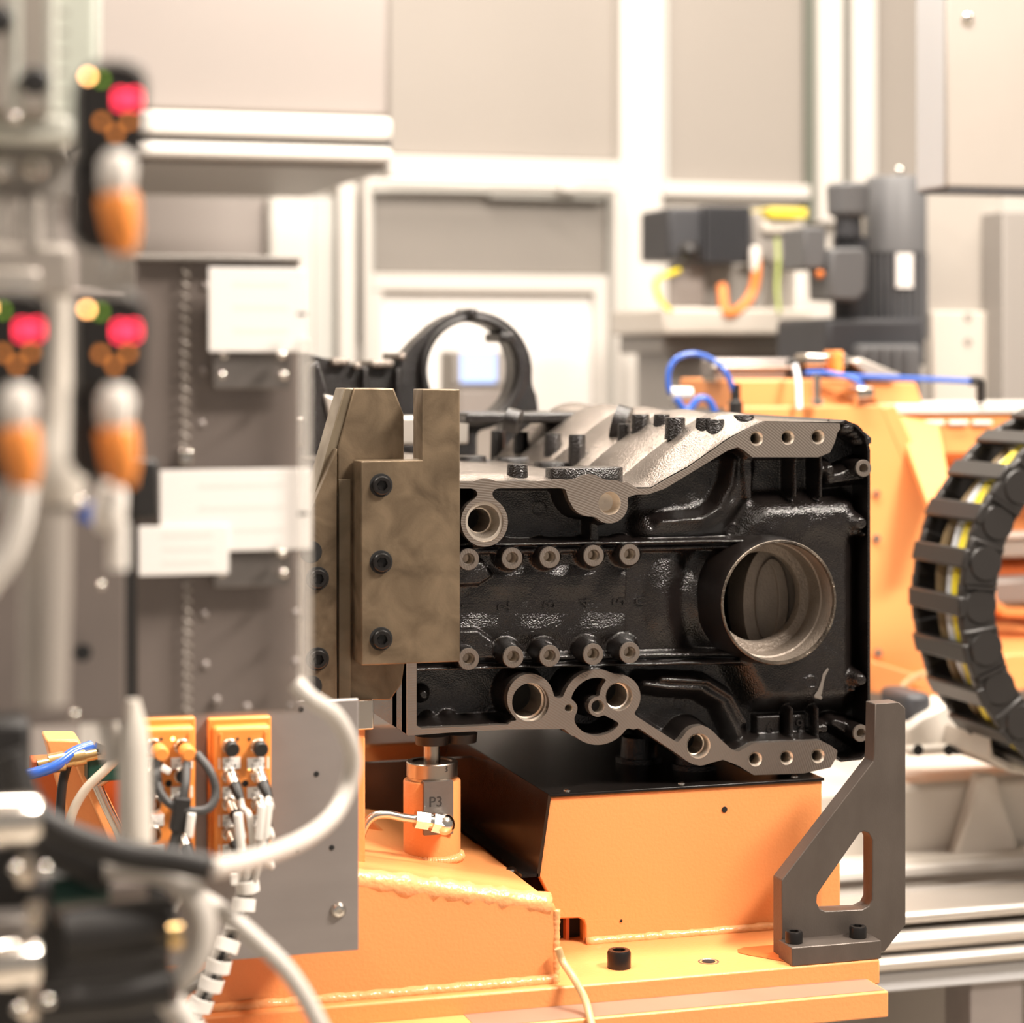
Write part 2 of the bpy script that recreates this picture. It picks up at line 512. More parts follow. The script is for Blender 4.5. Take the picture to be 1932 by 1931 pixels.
mat('ceiling_white', (0.75, 0.71, 0.66), 0.7)
mat('screen_blue', (0.1, 0.15, 0.3), 0.3, emit=(0.50, 0.62, 1.0), estr=1.0)
mat('led_red', (0.6, 0.02, 0.04), 0.3, emit=(1.0, 0.03, 0.075), estr=5.0)
mat('led_amber', (0.9, 0.5, 0.1), 0.3, emit=(1.0, 0.44, 0.15), estr=13.0)
mat('led_yellow', (0.9, 0.6, 0.1), 0.3, emit=(1.0, 0.62, 0.18), estr=4.0)
mat('led_green', (0.2, 0.4, 0.05), 0.3, emit=(0.32, 0.62, 0.03), estr=1.3)
mat('led_lime', (0.4, 0.7, 0.05), 0.3, emit=(0.55, 0.95, 0.05), estr=3.0)
mat('button_orange', (0.42, 0.15, 0.035), 0.4, emit=(0.9, 0.28, 0.05), estr=1.6)
mat('perspex', (0.85, 0.80, 0.74), 0.08, alpha=0.28, spec=0.5)
mat('plate_dark', (0.215, 0.178, 0.158), 0.4, 0.3, bump=0.08, bscale=300, var=0.5, vscale=9, var_col=(0.17, 0.142, 0.126))
mat('valve_pale', (0.62, 0.62, 0.55), 0.45)
mat('valve_mint', (0.60, 0.63, 0.55), 0.45)
mat('bare_strip', (0.40, 0.25, 0.18), 0.42, 0.3, var=0.5, vscale=7, var_col=(0.30, 0.18, 0.125))
mat('web_grey', (0.46, 0.40, 0.34), 0.55, 0.1, bump=0.6, bscale=300, var=0.6, vscale=30, var_col=(0.33, 0.28, 0.235))
mat('cable_green', (0.38, 0.46, 0.10), 0.45)
mat('paint_grey', (0.16, 0.14, 0.12), 0.5)
mat('column_beige', (0.40, 0.365, 0.325), 0.45)
mat('tag_yellow', (0.80, 0.62, 0.05), 0.4)
# ================================================================= the engine block
p0 = U(1200, 1100, 0); KX = (proj(p0.x+0.001, 0, p0.z)[0]-1200) / (1100-proj(p0.x, 0, p0.z+0.001)[1])
MPX = 0.001/(1100-proj(p0.x, 0, p0.z+0.001)[1])          # metres per (vertical) pixel on the block face

def wc(x, y, cx, cy, r):                                  # circle that is round in the world
    return np.hypot((x-cx)/KX, y-cy) - r

UP_POLY = [(1180,934),(1224,933),(1255,922),(1373,850),(1392,844),(1404,850),(1420,863),(1544,863),(1566,854),(1575,835),(1580,816),(1585,810),(1585,799),
           (1442,796),(1411,810),(1376,829),(1299,883),(1262,903),(1230,922),(1205,923),(1180,910)]
LOW_POLY = [(769,1200),(769,1389),(846,1383),(960,1377),(1064,1376),(1079,1388),(1085,1335),(1066,1318),(1040,1318),(990,1362),(966,1361),(958,1368),(794,1375),(786,1369),(786,1200)]
STRIP_POLY = [(1190,1343),(1204,1354),(1277,1401),(1300,1390),(1310,1440),(1291,1432),(1197,1369),(1180,1372)]
PAD_POLY = [(1325,1371),(1350,1387),(1382,1416),(1393,1419),(1422,1403),(1549,1398),(1567,1407),(1580,1417),(1578,1430),(1567,1449),(1516,1460),(1422,1463),(1393,1445),(1364,1434),(1350,1438),(1320,1444)]
HOLES = [(914,985,38),(1150,950,22),(1427,828,14),(1486,826,14),(1543,825,14),(1001,1326,37),(1073,1337,8),(1128,1334,13),(1168,1315,27),
         (1318,1408,24),(1425,1433,14),(1484,1430,14),(1543,1427,14)]

def f_up(x, y):
    d = s_seg(x, y, [(760,916,6.5),(1000,915,6.5),(1060,914,7.5)], 6.5)
    d = smin(d, s_seg(x, y, [(915,918),(915,950)], 13), 16)
    d = smin(d, wc(x, y, 914, 985, 47), 12)
    lobe = smin(smin(wc(x, y, 1112, 935, 40), wc(x, y, 1150, 951, 37), 9), s_poly(x, y, [(1050,908),(1075,905),(1165,907),(1192,920),(1192,934),(1160,944),(1075,944),(1066,922)]), 8)
    d = smin(d, lobe, 7)
    d = smin(d, s_poly(x, y, UP_POLY), 9)
    return d
def f_low(x, y):
    d = s_poly(x, y, LOW_POLY)
    d = smin(d, wc(x, y, 1001, 1319, 47), 9)
    ring = np.maximum(wc(x, y, 1127, 1335, 71), -wc(x, y, 1127, 1334, 55))
    ring = smin(ring, wc(x, y, 1170, 1315, 41), 7)
    ring = smin(ring, wc(x, y, 1128, 1334, 19), 6)
    ring = smin(ring, wc(x, y, 1073, 1337, 17), 6)
    ring = smin(ring, s_seg(x, y, [(1128,1334),(1160,1325)], 7), 7)
    ring = smin(ring, s_seg(x, y, [(1150,1344),(1195,1368)], 9), 8)
    d = smin(d, ring, 8)
    d = smin(d, s_poly(x, y, STRIP_POLY), 6)
    d = smin(d, wc(x, y, 1320, 1407, 37), 8)
    d = smin(d, s_poly(x, y, PAD_POLY), 6)
    return d
def f_mach_solid(x, y): return np.minimum(f_up(x, y), f_low(x, y))
def f_mach(x, y):
    d = f_mach_solid(x, y)
    for cx, cy, r in HOLES: d = np.maximum(d, -wc(x, y, cx, cy, r))
    return d

OUT = [(769,911),(1045,910),(1070,906),(1165,908),(1193,922),(1230,922),(1262,903),(1299,883),(1376,829),(1411,811),(1442,797),(1585,799),
       (1600,793),(1622,803),(1640,822),(1646,850),(1646,1420),(1630,1436),(1590,1440),(1578,1430),(1567,1449),(1516,1459),(1422,1462),(1393,1444),(1364,1434),(1320,1443),(1291,1431),
       (1197,1369),(1180,1382),(1150,1400),(1127,1405),(1100,1400),(1079,1387),(1064,1376),(960,1377),(846,1383),(769,1389)]
def f_out(x, y): return s_poly(x, y, OUT)

blk = thing('engine_block', 'black cast engine block with machined faces lying on the orange fixture', 'engine block', U(1200, 1462, 0.3))
BACK = 0.62

# machined contact faces
mf = loops_prism(contours(f_mach, 760, 785, 1600, 1475, 1.5), 0, 0.0, 0.026)
put('machined_face', mf, 'machined', blk, label='grey milled flange with ring-shaped tool marks')
# outer rim of the casting
rim = loops_prism(contours(lambda x, y: np.maximum(f_out(x, y), -(f_out(x, y)+4.5)), 760, 780, 1655, 1472, 1.5), 0, 0.006, 0.07)
put('casting_rim', rim, 'cast_black', blk)
# side walls and rear wall
g = G(); P = pxpoly([p for p in OUT], 0); n = len(P)
inner = P
vs = [(p[0], 0.05, p[1]) for p in inner] + [(p[0], BACK, p[1]) for p in inner]
fs = [(i, (i+1) % n, (i+1) % n+n, i+n) for i in range(n) if not (1 <= i <= 10)] + [tuple(range(n, 2*n))]
g.add(vs, fs)
put('casting_body', g, 'cast_black', blk, recalc=True)

# ---- front wall: sculpted relief
UPB = [(884,1056),(966,1054),(1037,1052),(1120,1049),(1188,1047)]
LOB = [(884,1244),(968,1240),(1037,1238),(1119,1235),(1188,1232)]
PLATE = [(1368,1030),(1412,955),(1432,936),(1592,930),(1616,948),(1622,1000),(1622,1320),(1596,1342),(1440,1344),(1412,1330),(1372,1252)]
def wall_depth(x, y, xm, ym):
    D = np.full(x.shape, 0.048)
    def lift(s, to, soft, D):            # raise the wall towards depth `to` inside shape s
        k = 1 - sstep(-soft*0.5, soft*0.5, s)
        return D*(1-k) + np.minimum(D, to)*k
    # upper pocket floor gets shallower to the right, S-shaped ridges
    D = lift(s_poly(x, y, [(1205,905),(1420,840),(1420,1020),(1205,1020)]), 0.040, 26, D)
    D = lift(s_seg(x, y, [(1225,1002,22),(1300,996,22),(1352,980,22),(1385,940,21),(1398,880,18),(1402,840,16)], 18), 0.022, 44, D)
    D = lift(s_seg(x, y, [(1240,985,8),(1320,978,9),(1352,958,9),(1372,915,8),(1380,868,7)], 8), 0.016, 20, D)
    D = lift(s_seg(x, y, [(1215,1290,12),(1262,1296,13),(1320,1298,14),(1362,1322,15),(1388,1372,15),(1398,1410,13)], 14), 0.022, 28, D)
    D = lift(s_seg(x, y, [(1245,1280,7),(1330,1284,7),(1375,1312,7),(1400,1360,7)], 7), 0.019, 12, D)
    # central band
    D = lift(s_poly(x, y, [(740,1032),(1400,1022),(1400,1252),(740,1262)]), 0.030, 9, D)
    # dish where the band runs into the bore tube
    r = np.hypot(x-1440, y-1137)
    D = D + 0.016*np.exp(-((r-150)/26.0)**2)*((y > 1030) & (y < 1248) & (x < 1445))
    r2 = np.hypot((x-1268)/58.0, (y-1137)/90.0)
    D = D - 0.010*np.clip(1-r2**2, 0, 1)
    # fan of shallow facets between the two boss rows
    band = np.clip((y-1066)/20, 0, 1)*np.clip((1216-y)/20, 0, 1)*(x > 850)*(x < 1180)
    D = D - 0.0045*band*np.abs(np.sin((x-862)/38.0*1.0+np.sin((y-1140)/42.0)*0.9))*np.clip((np.abs(y-1145)-6)/34.0, 0.15, 1)
    # twin ridges above and below the band
    D = lift(s_seg(x, y, [(740,1031),(868,1027),(1400,1019)], 4.5), 0.013, 6, D)
    D = lift(s_seg(x, y, [(740,1044),(868,1040),(1390,1031)], 5.5), 0.020, 6, D)
    D = lift(s_seg(x, y, [(740,1262),(880,1257),(1385,1246)], 4.5), 0.012, 6, D)
    D = lift(s_seg(x, y, [(740,1248),(880,1243),(1380,1233)], 6), 0.021, 7, D)
    for cx, cy in UPB: D = lift(s_circ(x, y, cx-10, cy-6, 27), 0.020, 12, D)
    for cx, cy in LOB: D = lift(s_circ(x, y, cx-14, cy-9, 25), 0.016, 12, D)
    D = lift(s_poly(x, y, [(760,1062),(905,1058),(925,1085),(900,1102),(760,1106)]), 0.016, 8, D)
    D = lift(s_poly(x, y, [(760,1190),(895,1186),(925,1206),(930,1240),(760,1246)]), 0.017, 8, D)
    # plate round the bore
    D = lift(s_poly(x, y, PLATE)+13, 0.016, 58, D)
    D = lift(s_seg(x, y, [(1445,985,30),(1580,980,30)], 12), 0.012, 56, D)
    # ribs under the bolt pads
    D = lift(s_seg(x, y, [(1402,862,10),(1404,935,8)], 9), 0.016, 9, D)
    for rx in (1492, 1540): D = lift(s_seg(x, y, [(rx,855,5),(rx,935,5)], 5), 0.016, 7, D)
    for rx in (1486, 1534): D = lift(s_seg(x, y, [(rx,1335,4),(rx,1405,4)], 4), 0.016, 6, D)
    D = lift(s_poly(x, y, [(1430,1352),(1476,1350),(1476,1396),(1430,1398)]), 0.034, 5, D)
    D = lift(s_poly(x, y, [(1495,1350),(1526,1348),(1526,1392),(1495,1394)]), 0.036, 5, D)
    D = lift(s_seg(x, y, [(1118,985,9),(1118,1030,11)], 10), 0.022, 6, D)
    # arm to the corner screw bosses and cast knobs
    D = lift(s_seg(x, y, [(1560,905,12),(1628,886,22)], 16), 0.018, 16, D)
    D = lift(s_seg(x, y, [(1570,1362,12),(1622,1386,20)], 16), 0.020, 16, D)
    D = lift(s_circ(x, y, 1556, 885, 14), 0.014, 16, D)
    D = lift(s_circ(x, y, 1545, 1372, 13), 0.016, 14, D)
    for cx, cy in ((1608,985),(1608,1278)): D = lift(s_circ(x, y, cx, cy, 16), 0.004, 18, D)
    for cx, cy in ((1602,1003),(1618,1006),(1598,1297)): D = lift(s_circ(x, y, cx, cy, 6), 0.011, 8, D)
    for cx, cy in ((800,1312),(812,1362),(852,1360)): D = lift(s_circ(x, y, cx, cy, 12), 0.030, 14, D)
    D = lift(s_seg(x, y, [(780,1366,6),(960,1358,6)], 6), 0.030, 8, D)
    # shallow cast rings and flash marks
    for cx, cy, r in ((1024,963,13),(1385,1002,12),(1290,1330,11),(1520,1285,11),(938,1350,10)):
        D = D - 0.0012*np.exp(-((np.hypot(x-cx, y-cy)-r)/1.8)**2)
    # right flange
    D = lift(-(x-1629), 0.004, 7, D)
    D = lift(s_seg(x, y, [(1600,800,7),(1622,815,8),(1640,845,9),(1642,1000,6)], 7), 0.006, 9, D)
    # walls up to the milled faces
    k = sstep(-1.0, 9.0, f_mach_solid(xm, ym))
    D = 0.010*(1-k) + D*k
    D = D + 0.00025*(np.sin(x*0.11+np.sin(y*0.07)*2)+np.sin(y*0.13+np.sin(x*0.05)*2))*k
    return D

a = U(764, 1475, 0); b = U(1650, 785, 0)
nx, nz = 370, 300
gx = np.linspace(U(767, 1100, 0).x, U(1645, 1100, 0).x, nx); gz = np.linspace(U(1200, 1466, 0).z, U(1400, 786, 0).z, nz)
GX, GZ = np.meshgrid(gx, gz)
pm = proj(GX, 0.0, GZ); pw = proj(GX, 0.03, GZ)
DD = wall_depth(pw[0], pw[1], pm[0], pm[1])
so = f_out(pm[0], pm[1])
keep = so < 2.0
PORT_C = U(1470, 1137, -0.022); PORT_R = 122*MPX*0.992
keep &= np.hypot(GX-PORT_C.x, GZ-PORT_C.z) > PORT_R-0.006
for cx, cy, r in HOLES: keep &= wc(pm[0], pm[1], cx, cy, r) > -0.5
bossC = [U(x, y, 0.0) for x, y in UPB] + [U(x, y, -0.012) for x, y in LOB] + [U(1629, 884, 0.0), U(1624, 1384, 0.0)]
for c in bossC: keep &= np.hypot(GX-c.x, GZ-c.z) > 0.008
idx = -np.ones(GX.shape, int); vi = np.where(keep.ravel())[0]; idx.ravel()[vi] = np.arange(len(vi))
verts = np.stack([GX.ravel()[vi], DD.ravel()[vi], GZ.ravel()[vi]], 1).tolist()
q = np.stack([idx[:-1, :-1], idx[:-1, 1:], idx[1:, 1:], idx[1:, :-1]], -1).reshape(-1, 4)
q = q[(q >= 0).all(1)].tolist()
g = G(); g.v = [tuple(v) for v in verts]; g.f = [tuple(f) for f in q]
put('relief_wall', g, 'cast_black', blk, ang=180, recalc=False)

# ---- screw bosses (milled ring, black shank, bright threaded hole)
def boss_meshes(R, r, L):
    a_ = mesh_of(G().lathe([(0.002, R*0.985), (L, R*1.12)], (0, 0, 0), (0, 1, 0), 28), 'shank'); a_.materials.append(M['cast_black'])
    f_ = mesh_of(G().lathe([(0.006, R*0.97), (0.0, R*0.985), (-0.0008, R*0.95), (-0.0008, r*1.18), (0.0025, r)], (0, 0, 0), (0, 1, 0), 32), 'ring'); f_.materials.append(M['machined'])
    h_ = mesh_of(G().lathe([(0.0025, r)] + [(0.003+0.0015*i, r*(0.9 if i % 2 else 1.0)) for i in range(9)] + [(0.02, r*0.9), (0.022, 0.0002)], (0, 0, 0), (0, 1, 0), 24), 'hole'); h_.materials.append(M['bright_bore'])
    return a_, f_, h_
bm_u = boss_meshes(20.5*MPX, 10*MPX, 0.05); bm_s = boss_meshes(17*MPX, 8*MPX, 0.05)
for i, c in enumerate(bossC):
    ms = bm_u if i < 10 else bm_s
    s = place('screw_boss', ms[0], c, blk)
    for nm, me in (('milled_ring', ms[1]), ('threaded_hole', ms[2])):
        o = bpy.data.objects.new(nm, me); COL.objects.link(o); o.parent = s

# ---- bores in the milled faces
def bore(px, py, prof, mat_='bright_bore', cap=True, n=40):
    c = U(px, py, 0)
    pr = [(t*0.001, r*MPX) for t, r in prof]
    put('bore', G().lathe(pr, c, (0, 1, 0), n), mat_, blk)
    if cap:
        t, r = pr[-1]
        put('bore_floor', G().lathe([(t-0.0005, r*1.02), (t-0.0005, 0.0001)], c, (0, 1, 0), 24), 'void_black', blk)
bore(914, 985, [(-0.2,38),(2.5,37),(2.6,31),(9,30),(16,25),(24,24),(24.1,22),(70,22)])
bore(1150, 950, [(-0.2,22),(1.5,20.5),(14,20),(15,19),(18,17)], cap=False)
put('bore_floor', G().lathe([(0.0178, 17.5*MPX), (0.020, 8*MPX), (0.019, 0.0001)], U(1150, 950, 0), (0, 1, 0), 28), 'bright_bore', blk)
for x, y in ((1427,828),(1486,826),(1543,825),(1425,1433),(1484,1430),(1543,1427)):
    bore(x, y, [(-0.2,14),(2,11.5)] + [(3+1.5*i, 11.5 if i % 2 else 10.6) for i in range(12)] + [(26,10.5)])
bore(1001, 1326, [(-0.2,37),(9,36.5),(9.2,34),(16,34),(18,31),(60,31)])
bore(1073, 1337, [(-0.2,8),(2,6.5),(20,6.5)])
bore(1128, 1334, [(-0.2,13),(2,11.5),(14,11)])
bore(1168, 1315, [(-0.2,27),(2.5,25),(10,24.5),(11,22),(50,22)])
bore(1318, 1408, [(-0.2,24),(3,21),(14,20.5),(15,18.5),(45,18.5)])

# ---- the big bore tube
yt = PORT_C.y
put('bore_tube', G().lathe([(0.085,PORT_R*1.13),(0.050,PORT_R*1.08),(0.030,PORT_R*1.01),(0.004,PORT_R),(0.0,PORT_R*0.985)], PORT_C, (0,1,0), 72), 'cast_black', blk)
put('bore_rim', G().lathe([(0.0,PORT_R*0.987),(-0.001,PORT_R*0.975),(-0.001,PORT_R*0.945),(0.003,PORT_R*0.93)], PORT_C, (0,1,0), 72), 'raw_rim', blk)
put('bore_wall', G().lathe([(0.003,PORT_R*0.93),(0.030,PORT_R*0.925),(0.031,PORT_R*0.90),(0.058,PORT_R*0.88),(0.060,PORT_R*0.74),(0.062,PORT_R*0.72),
     (0.072,PORT_R*0.72),(0.074,PORT_R*0.9),(0.10,PORT_R*0.92)], PORT_C, (0,1,0), 64), 'rough_bore', blk)
cb = PORT_C + Vector((0.012, 0, 0))
yw = PORT_C.y + 0.112
ell = [(1452+50*math.cos(2*PI*k/40), 1140+108*math.sin(2*PI*k/40)) for k in range(40)]
ell2 = [(1456+30*math.cos(2*PI*k/40), 1136+82*math.sin(2*PI*k/40)) for k in range(40)]
ell3 = [(1447+22*math.cos(2*PI*k/40), 1136+74*math.sin(2*PI*k/40)) for k in range(40)]
put('inner_web', loops_prism([ell], yw, yw, yw+0.05), 'web_grey', blk, bevel=0.003)
put('web_ridge', loops_prism([ell2, ell3], yw-0.003, yw-0.005, yw+0.002), 'web_grey', blk, bevel=0.0015)
put('inner_wall', G().lathe([(0.12,PORT_R*1.0),(0.25,PORT_R*1.0),(0.25,0.0001)], cb, (0,1,0), 48), 'raw_rim', blk)
g = G()
pm_ = [(1561,1264,2.5),(1555,1274,3.5),(1552,1286,3),(1549,1298,4),(1546,1308,5),(1540,1314,4),(1551,1318,3)]
for k in range(len(pm_)-1):
    for q in range(4):
        x, y, r = [pm_[k][i]+(pm_[k+1][i]-pm_[k][i])*q/4 for i in range(3)]
        g.ball(U(x, y, 0.0158), r*1.2*MPX, 8, (1, 0.08, 1))
put('paint_mark', g, 'paint_grey', blk, ang=180)

# ---- cast numerals on the band, their tops turned to the left
for s, x, y in (('1',884,1142),('2',951,1144),('3',1037,1140),('4',1105,1137),('5',1168,1135),('0',1211,1134)):
    c = U(x, y, 0.030); xx = np.array([[c.x]]); zz = np.array([[c.z]])
    pa = proj(xx, 0.03, zz); d = float(wall_depth(pa[0], pa[1], pa[0], pa[1])[0, 0])
    c = U(x, y, d); o = put_text('cast_numeral', s, 0.021, (c.x, d-0.0002, c.z), 'cast_black', blk, extrude=0.002, roll=-PI/2)
for s, x, y in (('6',1452,1374),('9',1508,1370)):
    c = U(x, y, 0.034); put_text('cast_numeral', s, 0.020, (c.x, 0.0335, c.z), 'cast_black', blk, extrude=0.0012)

# ---- top of the block: sloping crankcase with one rounded bulge for each cylinder
tp = [p for p in OUT[:12]]
txs = np.array([U(a_, b_, 0).x for a_, b_ in tp]); tzs = np.array([U(a_, b_, 0).z for a_, b_ in tp])
XS0, XS1 = U(1228, 922, 0).x, U(1440, 800, 0).x
def z_top(X, Y):
    z = np.interp(X, txs, tzs) + 0.0012
    u = ((Y+0.02)/0.145) % 1.0 - 0.5
    bl = np.clip(1-(2*u)**2, 0, 1)**0.8
    s = (X-XS0)/(XS1-XS0)
    win = np.clip(np.sin(np.clip(s*0.93+0.04, 0, 1)*PI), 0, 1)**0.7
    fade = sstep(0.0, 0.035, Y)
    z = z + 0.030*bl*win*fade
    flat = np.clip((XS0+0.01-X)/0.03, 0, 1)
    z = z + flat*fade*0.008*bl*np.clip(np.sin((X-txs[0])*16), 0, 1)
    return z
nx, ny = 190, 300
gx = np.linspace(txs[0], U(1612, 800, 0).x, nx); gy = np.linspace(0.003, BACK, ny)
GX, GY = np.meshgrid(gx, gy); ZT = z_top(GX, GY)
ZT += np.where(GX > U(1590, 800, 0).x, -0.003, 0)
i_ = np.arange(nx*ny).reshape(ny, nx)
g = G(); g.v = [tuple(v) for v in np.stack([GX.ravel(), GY.ravel(), ZT.ravel()], 1).tolist()]
g.f = [tuple(f) for f in np.stack([i_[:-1, :-1], i_[:-1, 1:], i_[1:, 1:], i_[1:, :-1]], -1).reshape(-1, 4).tolist()]
put('crankcase_top', g, 'cast_top_sheen', blk, ang=180, recalc=False)

def top_hit(px, py):
    d = ray(px, py); 
    for k in range(700):
        Y = 0.0 + k*0.001; t = (Y-CAM.y)/d[1]; X = d[0]*t; Z = CAM.z+d[2]*t
        if Z < float(z_top(np.array([X]), np.array([Y]))[0]): return Vector((X, Y, Z))
    return None
def peg(px, py0, py1, w, mat_='cast_black'):
    h = top_hit(px, py1)
    if h is None: h = U(px, py1, 0.3)
    s = pxm(h); R = w*s/2; h = Vector((h.x, max(h.y, 0.016+R*0.45), h.z)); top = U(px, py0, h.y+R*0.5).z
    put('stud_boss', G().lathe([(-0.006 if h.y < 0.06 else -0.03, R*1.15), (0.0, R*1.06), (top-h.z-0.0015, R), (top-h.z, R*0.95), (top-h.z, 0.0001)], (h.x, h.y+R*0.6, h.z), (0, 0, 1), 22), mat_, blk)
for a_ in ((1365,791,842,40),(1278,788,820,37),(1212,782,806,33),(1092,820,868,32),(1046,818,852,32),(985,815,848,28),(941,812,852,26),
           (985,876,906,39),(1330,789,806,28),(1410,783,795,42),(1252,782,798,30),(1180,800,822,24)): peg(*a_)
# oval pads near the front edge
for x0, x1, y0, y1 in ((1042,1190,884,908),(1020,1118,873,886),(942,1032,864,876),(872,925,862,872)):
    h = top_hit((x0+x1)/2, y1); s = pxm(h); w = (x1-x0)*s; zt = U((x0+x1)/2, y0, h.y).z
    pts = []
    for k in range(36):
        a_ = 2*PI*k/36
        pts.append(((w/2)*math.copysign(abs(math.cos(a_))**0.6, math.cos(a_)), 0.022*math.copysign(abs(math.sin(a_))**0.6, math.sin(a_))))
    g = G(); n = 36
    c = Vector((h.x, h.y+0.026, 0))
    for z in (h.z-0.004, zt-0.001): g.v += [(c.x+p[0], c.y+p[1], z) for p in pts]
    g.v += [(c.x+p[0]*0.985, c.y+p[1]*0.97, zt) for p in pts]
    for r_ in range(2): g.f += [(r_*n+k, r_*n+(k+1) % n, (r_+1)*n+(k+1) % n, (r_+1)*n+k) for k in range(n)]
    g.f.append(tuple(2*n+k for k in range(n)))
    put('oval_pad', g, 'cast_black', blk)
# tilted lugs with a hole
def lug(px, py, w, h, Y, tilt):
    c = U(px, py, Y); s = pxm(c)
    me = loops_prism([[(w*0.5*math.cos(2*PI*k/28), h*0.5*math.sin(2*PI*k/28)) for k in range(28)], [(w*0.16*math.cos(2*PI*k/20), h*0.16*math.sin(2*PI*k/20)) for k in range(20)]],
                     0, -0.009, 0.009, to=lambda a_, b_: (a_*s, -b_*s))
    me.transform(Matrix.Translation(c) @ Matrix.Rotation(tilt, 4, 'Y') @ Matrix.Rotation(math.radians(62), 4, 'Z'))
    put('lifting_lug', me, 'cast_black', blk)
lug(1172, 800, 70, 70, 0.30, 0.3); lug(968, 794, 52, 46, 0.40, 0.3)
# rough cast corner on the right shoulder
rg = random.Random(3); g = G()
for k in range(16):
    t = k/15; c = U(1590+38*t, 801+24*t*t, 0.008+0.02*rg.random())
    g.ball(c+Vector((0, 0.012, -0.004)), 0.006+0.005*rg.random(), 10, (1.4, 1.8, 0.9))
put('cast_corner', g, 'cast_black', blk, ang=180)
# sealing rails on the far top edge
put('sealing_rail', G().box((U(880, 790, 0.5).x, 0.50, U(900, 800, 0.5).z), (U(1230, 790, 0.5).x, 0.60, U(1000, 779, 0.5).z)), 'cast_black', blk, bevel=0.004)
# ================================================================= shared fasteners
def cap_screw_mesh(R, H, axis, name='cap_screw'):
    # socket head cap screw, head base at the origin, head pointing along axis
    prof = [(0, R), (H*0.86, R), (H, R*0.90), (H, R*0.60)]
    g = G().lathe(prof, (0, 0, 0), axis, 28)
    x, y, z = basis(axis); o = Vector((0, 0, 0))
    hexv = [o + z*H + x*(R*0.56*math.cos(PI/3*k)) + y*(R*0.56*math.sin(PI/3*k)) for k in range(6)]
    hexb = [v - z*H*0.62 for v in hexv]
    g.add(hexv + hexb, [(k, (k+1) % 6, (k+1) % 6+6, k+6) for k in range(6)] + [tuple(range(6, 12))])
    ring = [o + z*H + x*(R*0.60*math.cos(2*PI*k/28)) + y*(R*0.60*math.sin(2*PI*k/28)) for k in range(28)]
    fs = []
    for k in range(28):
        fs.append((k, (k+1) % 28, 28 + int(((k+1) % 28)/28*6) % 6))
    g.add(ring + hexv, fs)
    me = mesh_of(g, name); me.materials.append(M['black_bolt']); return me
SCREW_F = cap_screw_mesh(0.0098, 0.006, (0, -1, 0))
SCREW_U = cap_screw_mesh(0.0095, 0.0125, (0, 0, 1))
SCREW_UB = cap_screw_mesh(0.0128, 0.019, (0, 0, 1))
def disc_mesh(R, axis, mat_, t=0.0006, n=28):
    me = mesh_of(G().lathe([(0, R), (t, R*0.98), (t, 0.0001)], (0, 0, 0), axis, n), 'disc'); me.materials.append(M[mat_]); return me
def washer_hole(R, mat_='void_black'):
    me = mesh_of(G().lathe([(0.0002, R*1.1), (0.0006, R*1.0), (0.0006, 0.0001)], (0, 0, 0), (0, -1, 0), 24), 'hole'); me.materials.append(M[mat_]); return me

# ================================================================= orange welded fixture
Yp = -0.155
zp = 0.5*(U(1132, 1854, Yp).z + U(1660, 1813, Yp).z)             # top of the base plate
fx = thing('fixture_frame', 'orange welded steel fixture carrying the black engine block', 'fixture', (0.6, 0.1, zp-0.08))
xr = U(1661, 1830, Yp).x; tb = U(1300, 1838, Yp).z - U(1300, 1887, Yp).z
BACKF = 0.62
put('base_plate', G().box((U(345, 1850, Yp).x, Yp, zp-tb), (xr, BACKF, zp)), 'orange', fx, bevel=0.0025)
Yl = -0.205; zl = U(1676, 1871, Yl).z
put('ledge_plate', G().box((U(335, 1850, Yl).x, Yl, zl-0.028), (U(1677, 1890, Yl).x, BACKF, zl)), 'orange', fx, bevel=0.002)
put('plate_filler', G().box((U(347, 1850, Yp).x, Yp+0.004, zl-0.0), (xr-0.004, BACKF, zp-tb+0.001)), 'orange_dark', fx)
# pedestal box under the block, with a notch at its lower left corner
Yb = 0.0
zt = U(1295, 1489, Yb).z
xL = U(1038, 1508, Yb).x; xR = U(1551, 1480, Yb).x
nx0, nx1 = U(1058, 1760, Yb).x, U(1105, 1760, Yb).x; nz1 = U(1080, 1734, Yb).z
pol = [(xR, zp), (xR, zt), (xL, zt), (U(1016, 1652, Yb).x, U(1016, 1652, Yb).z), (U(1036, 1690, Yb).x, U(1036, 1690, Yb).z), (nx0-0.006, U(1056, 1733, Yb).z), (nx0-0.004, nz1+0.001), (nx1-0.008, nz1), (nx1-0.002, nz1-0.003), (nx1, nz1-0.009), (nx1, zp)]
put('pedestal_front', G().prism(pol, Yb, Yb+0.012), 'orange', fx, bevel=0.0015)
xe = U(1586, 1660, 0.02).x
put('pedestal_core', G().box((U(1110, 1700, Yb).x, Yb+0.013, zp), (xR-0.002, BACKF-0.05, zt-0.004)), 'orange', fx)
put('pedestal_heel', G().box((xR-0.05, 0.02, zp), (xe, 0.05, U(1580, 1628, 0.02).z)), 'orange', fx, bevel=0.002)
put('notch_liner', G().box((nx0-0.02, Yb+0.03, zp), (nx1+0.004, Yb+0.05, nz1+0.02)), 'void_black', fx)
put('notch_rib', G().box(((nx0+nx1)/2-0.002, Yb+0.02, zp), ((nx0+nx1)/2+0.002, Yb+0.03, nz1+0.01)), 'orange_dark', fx)
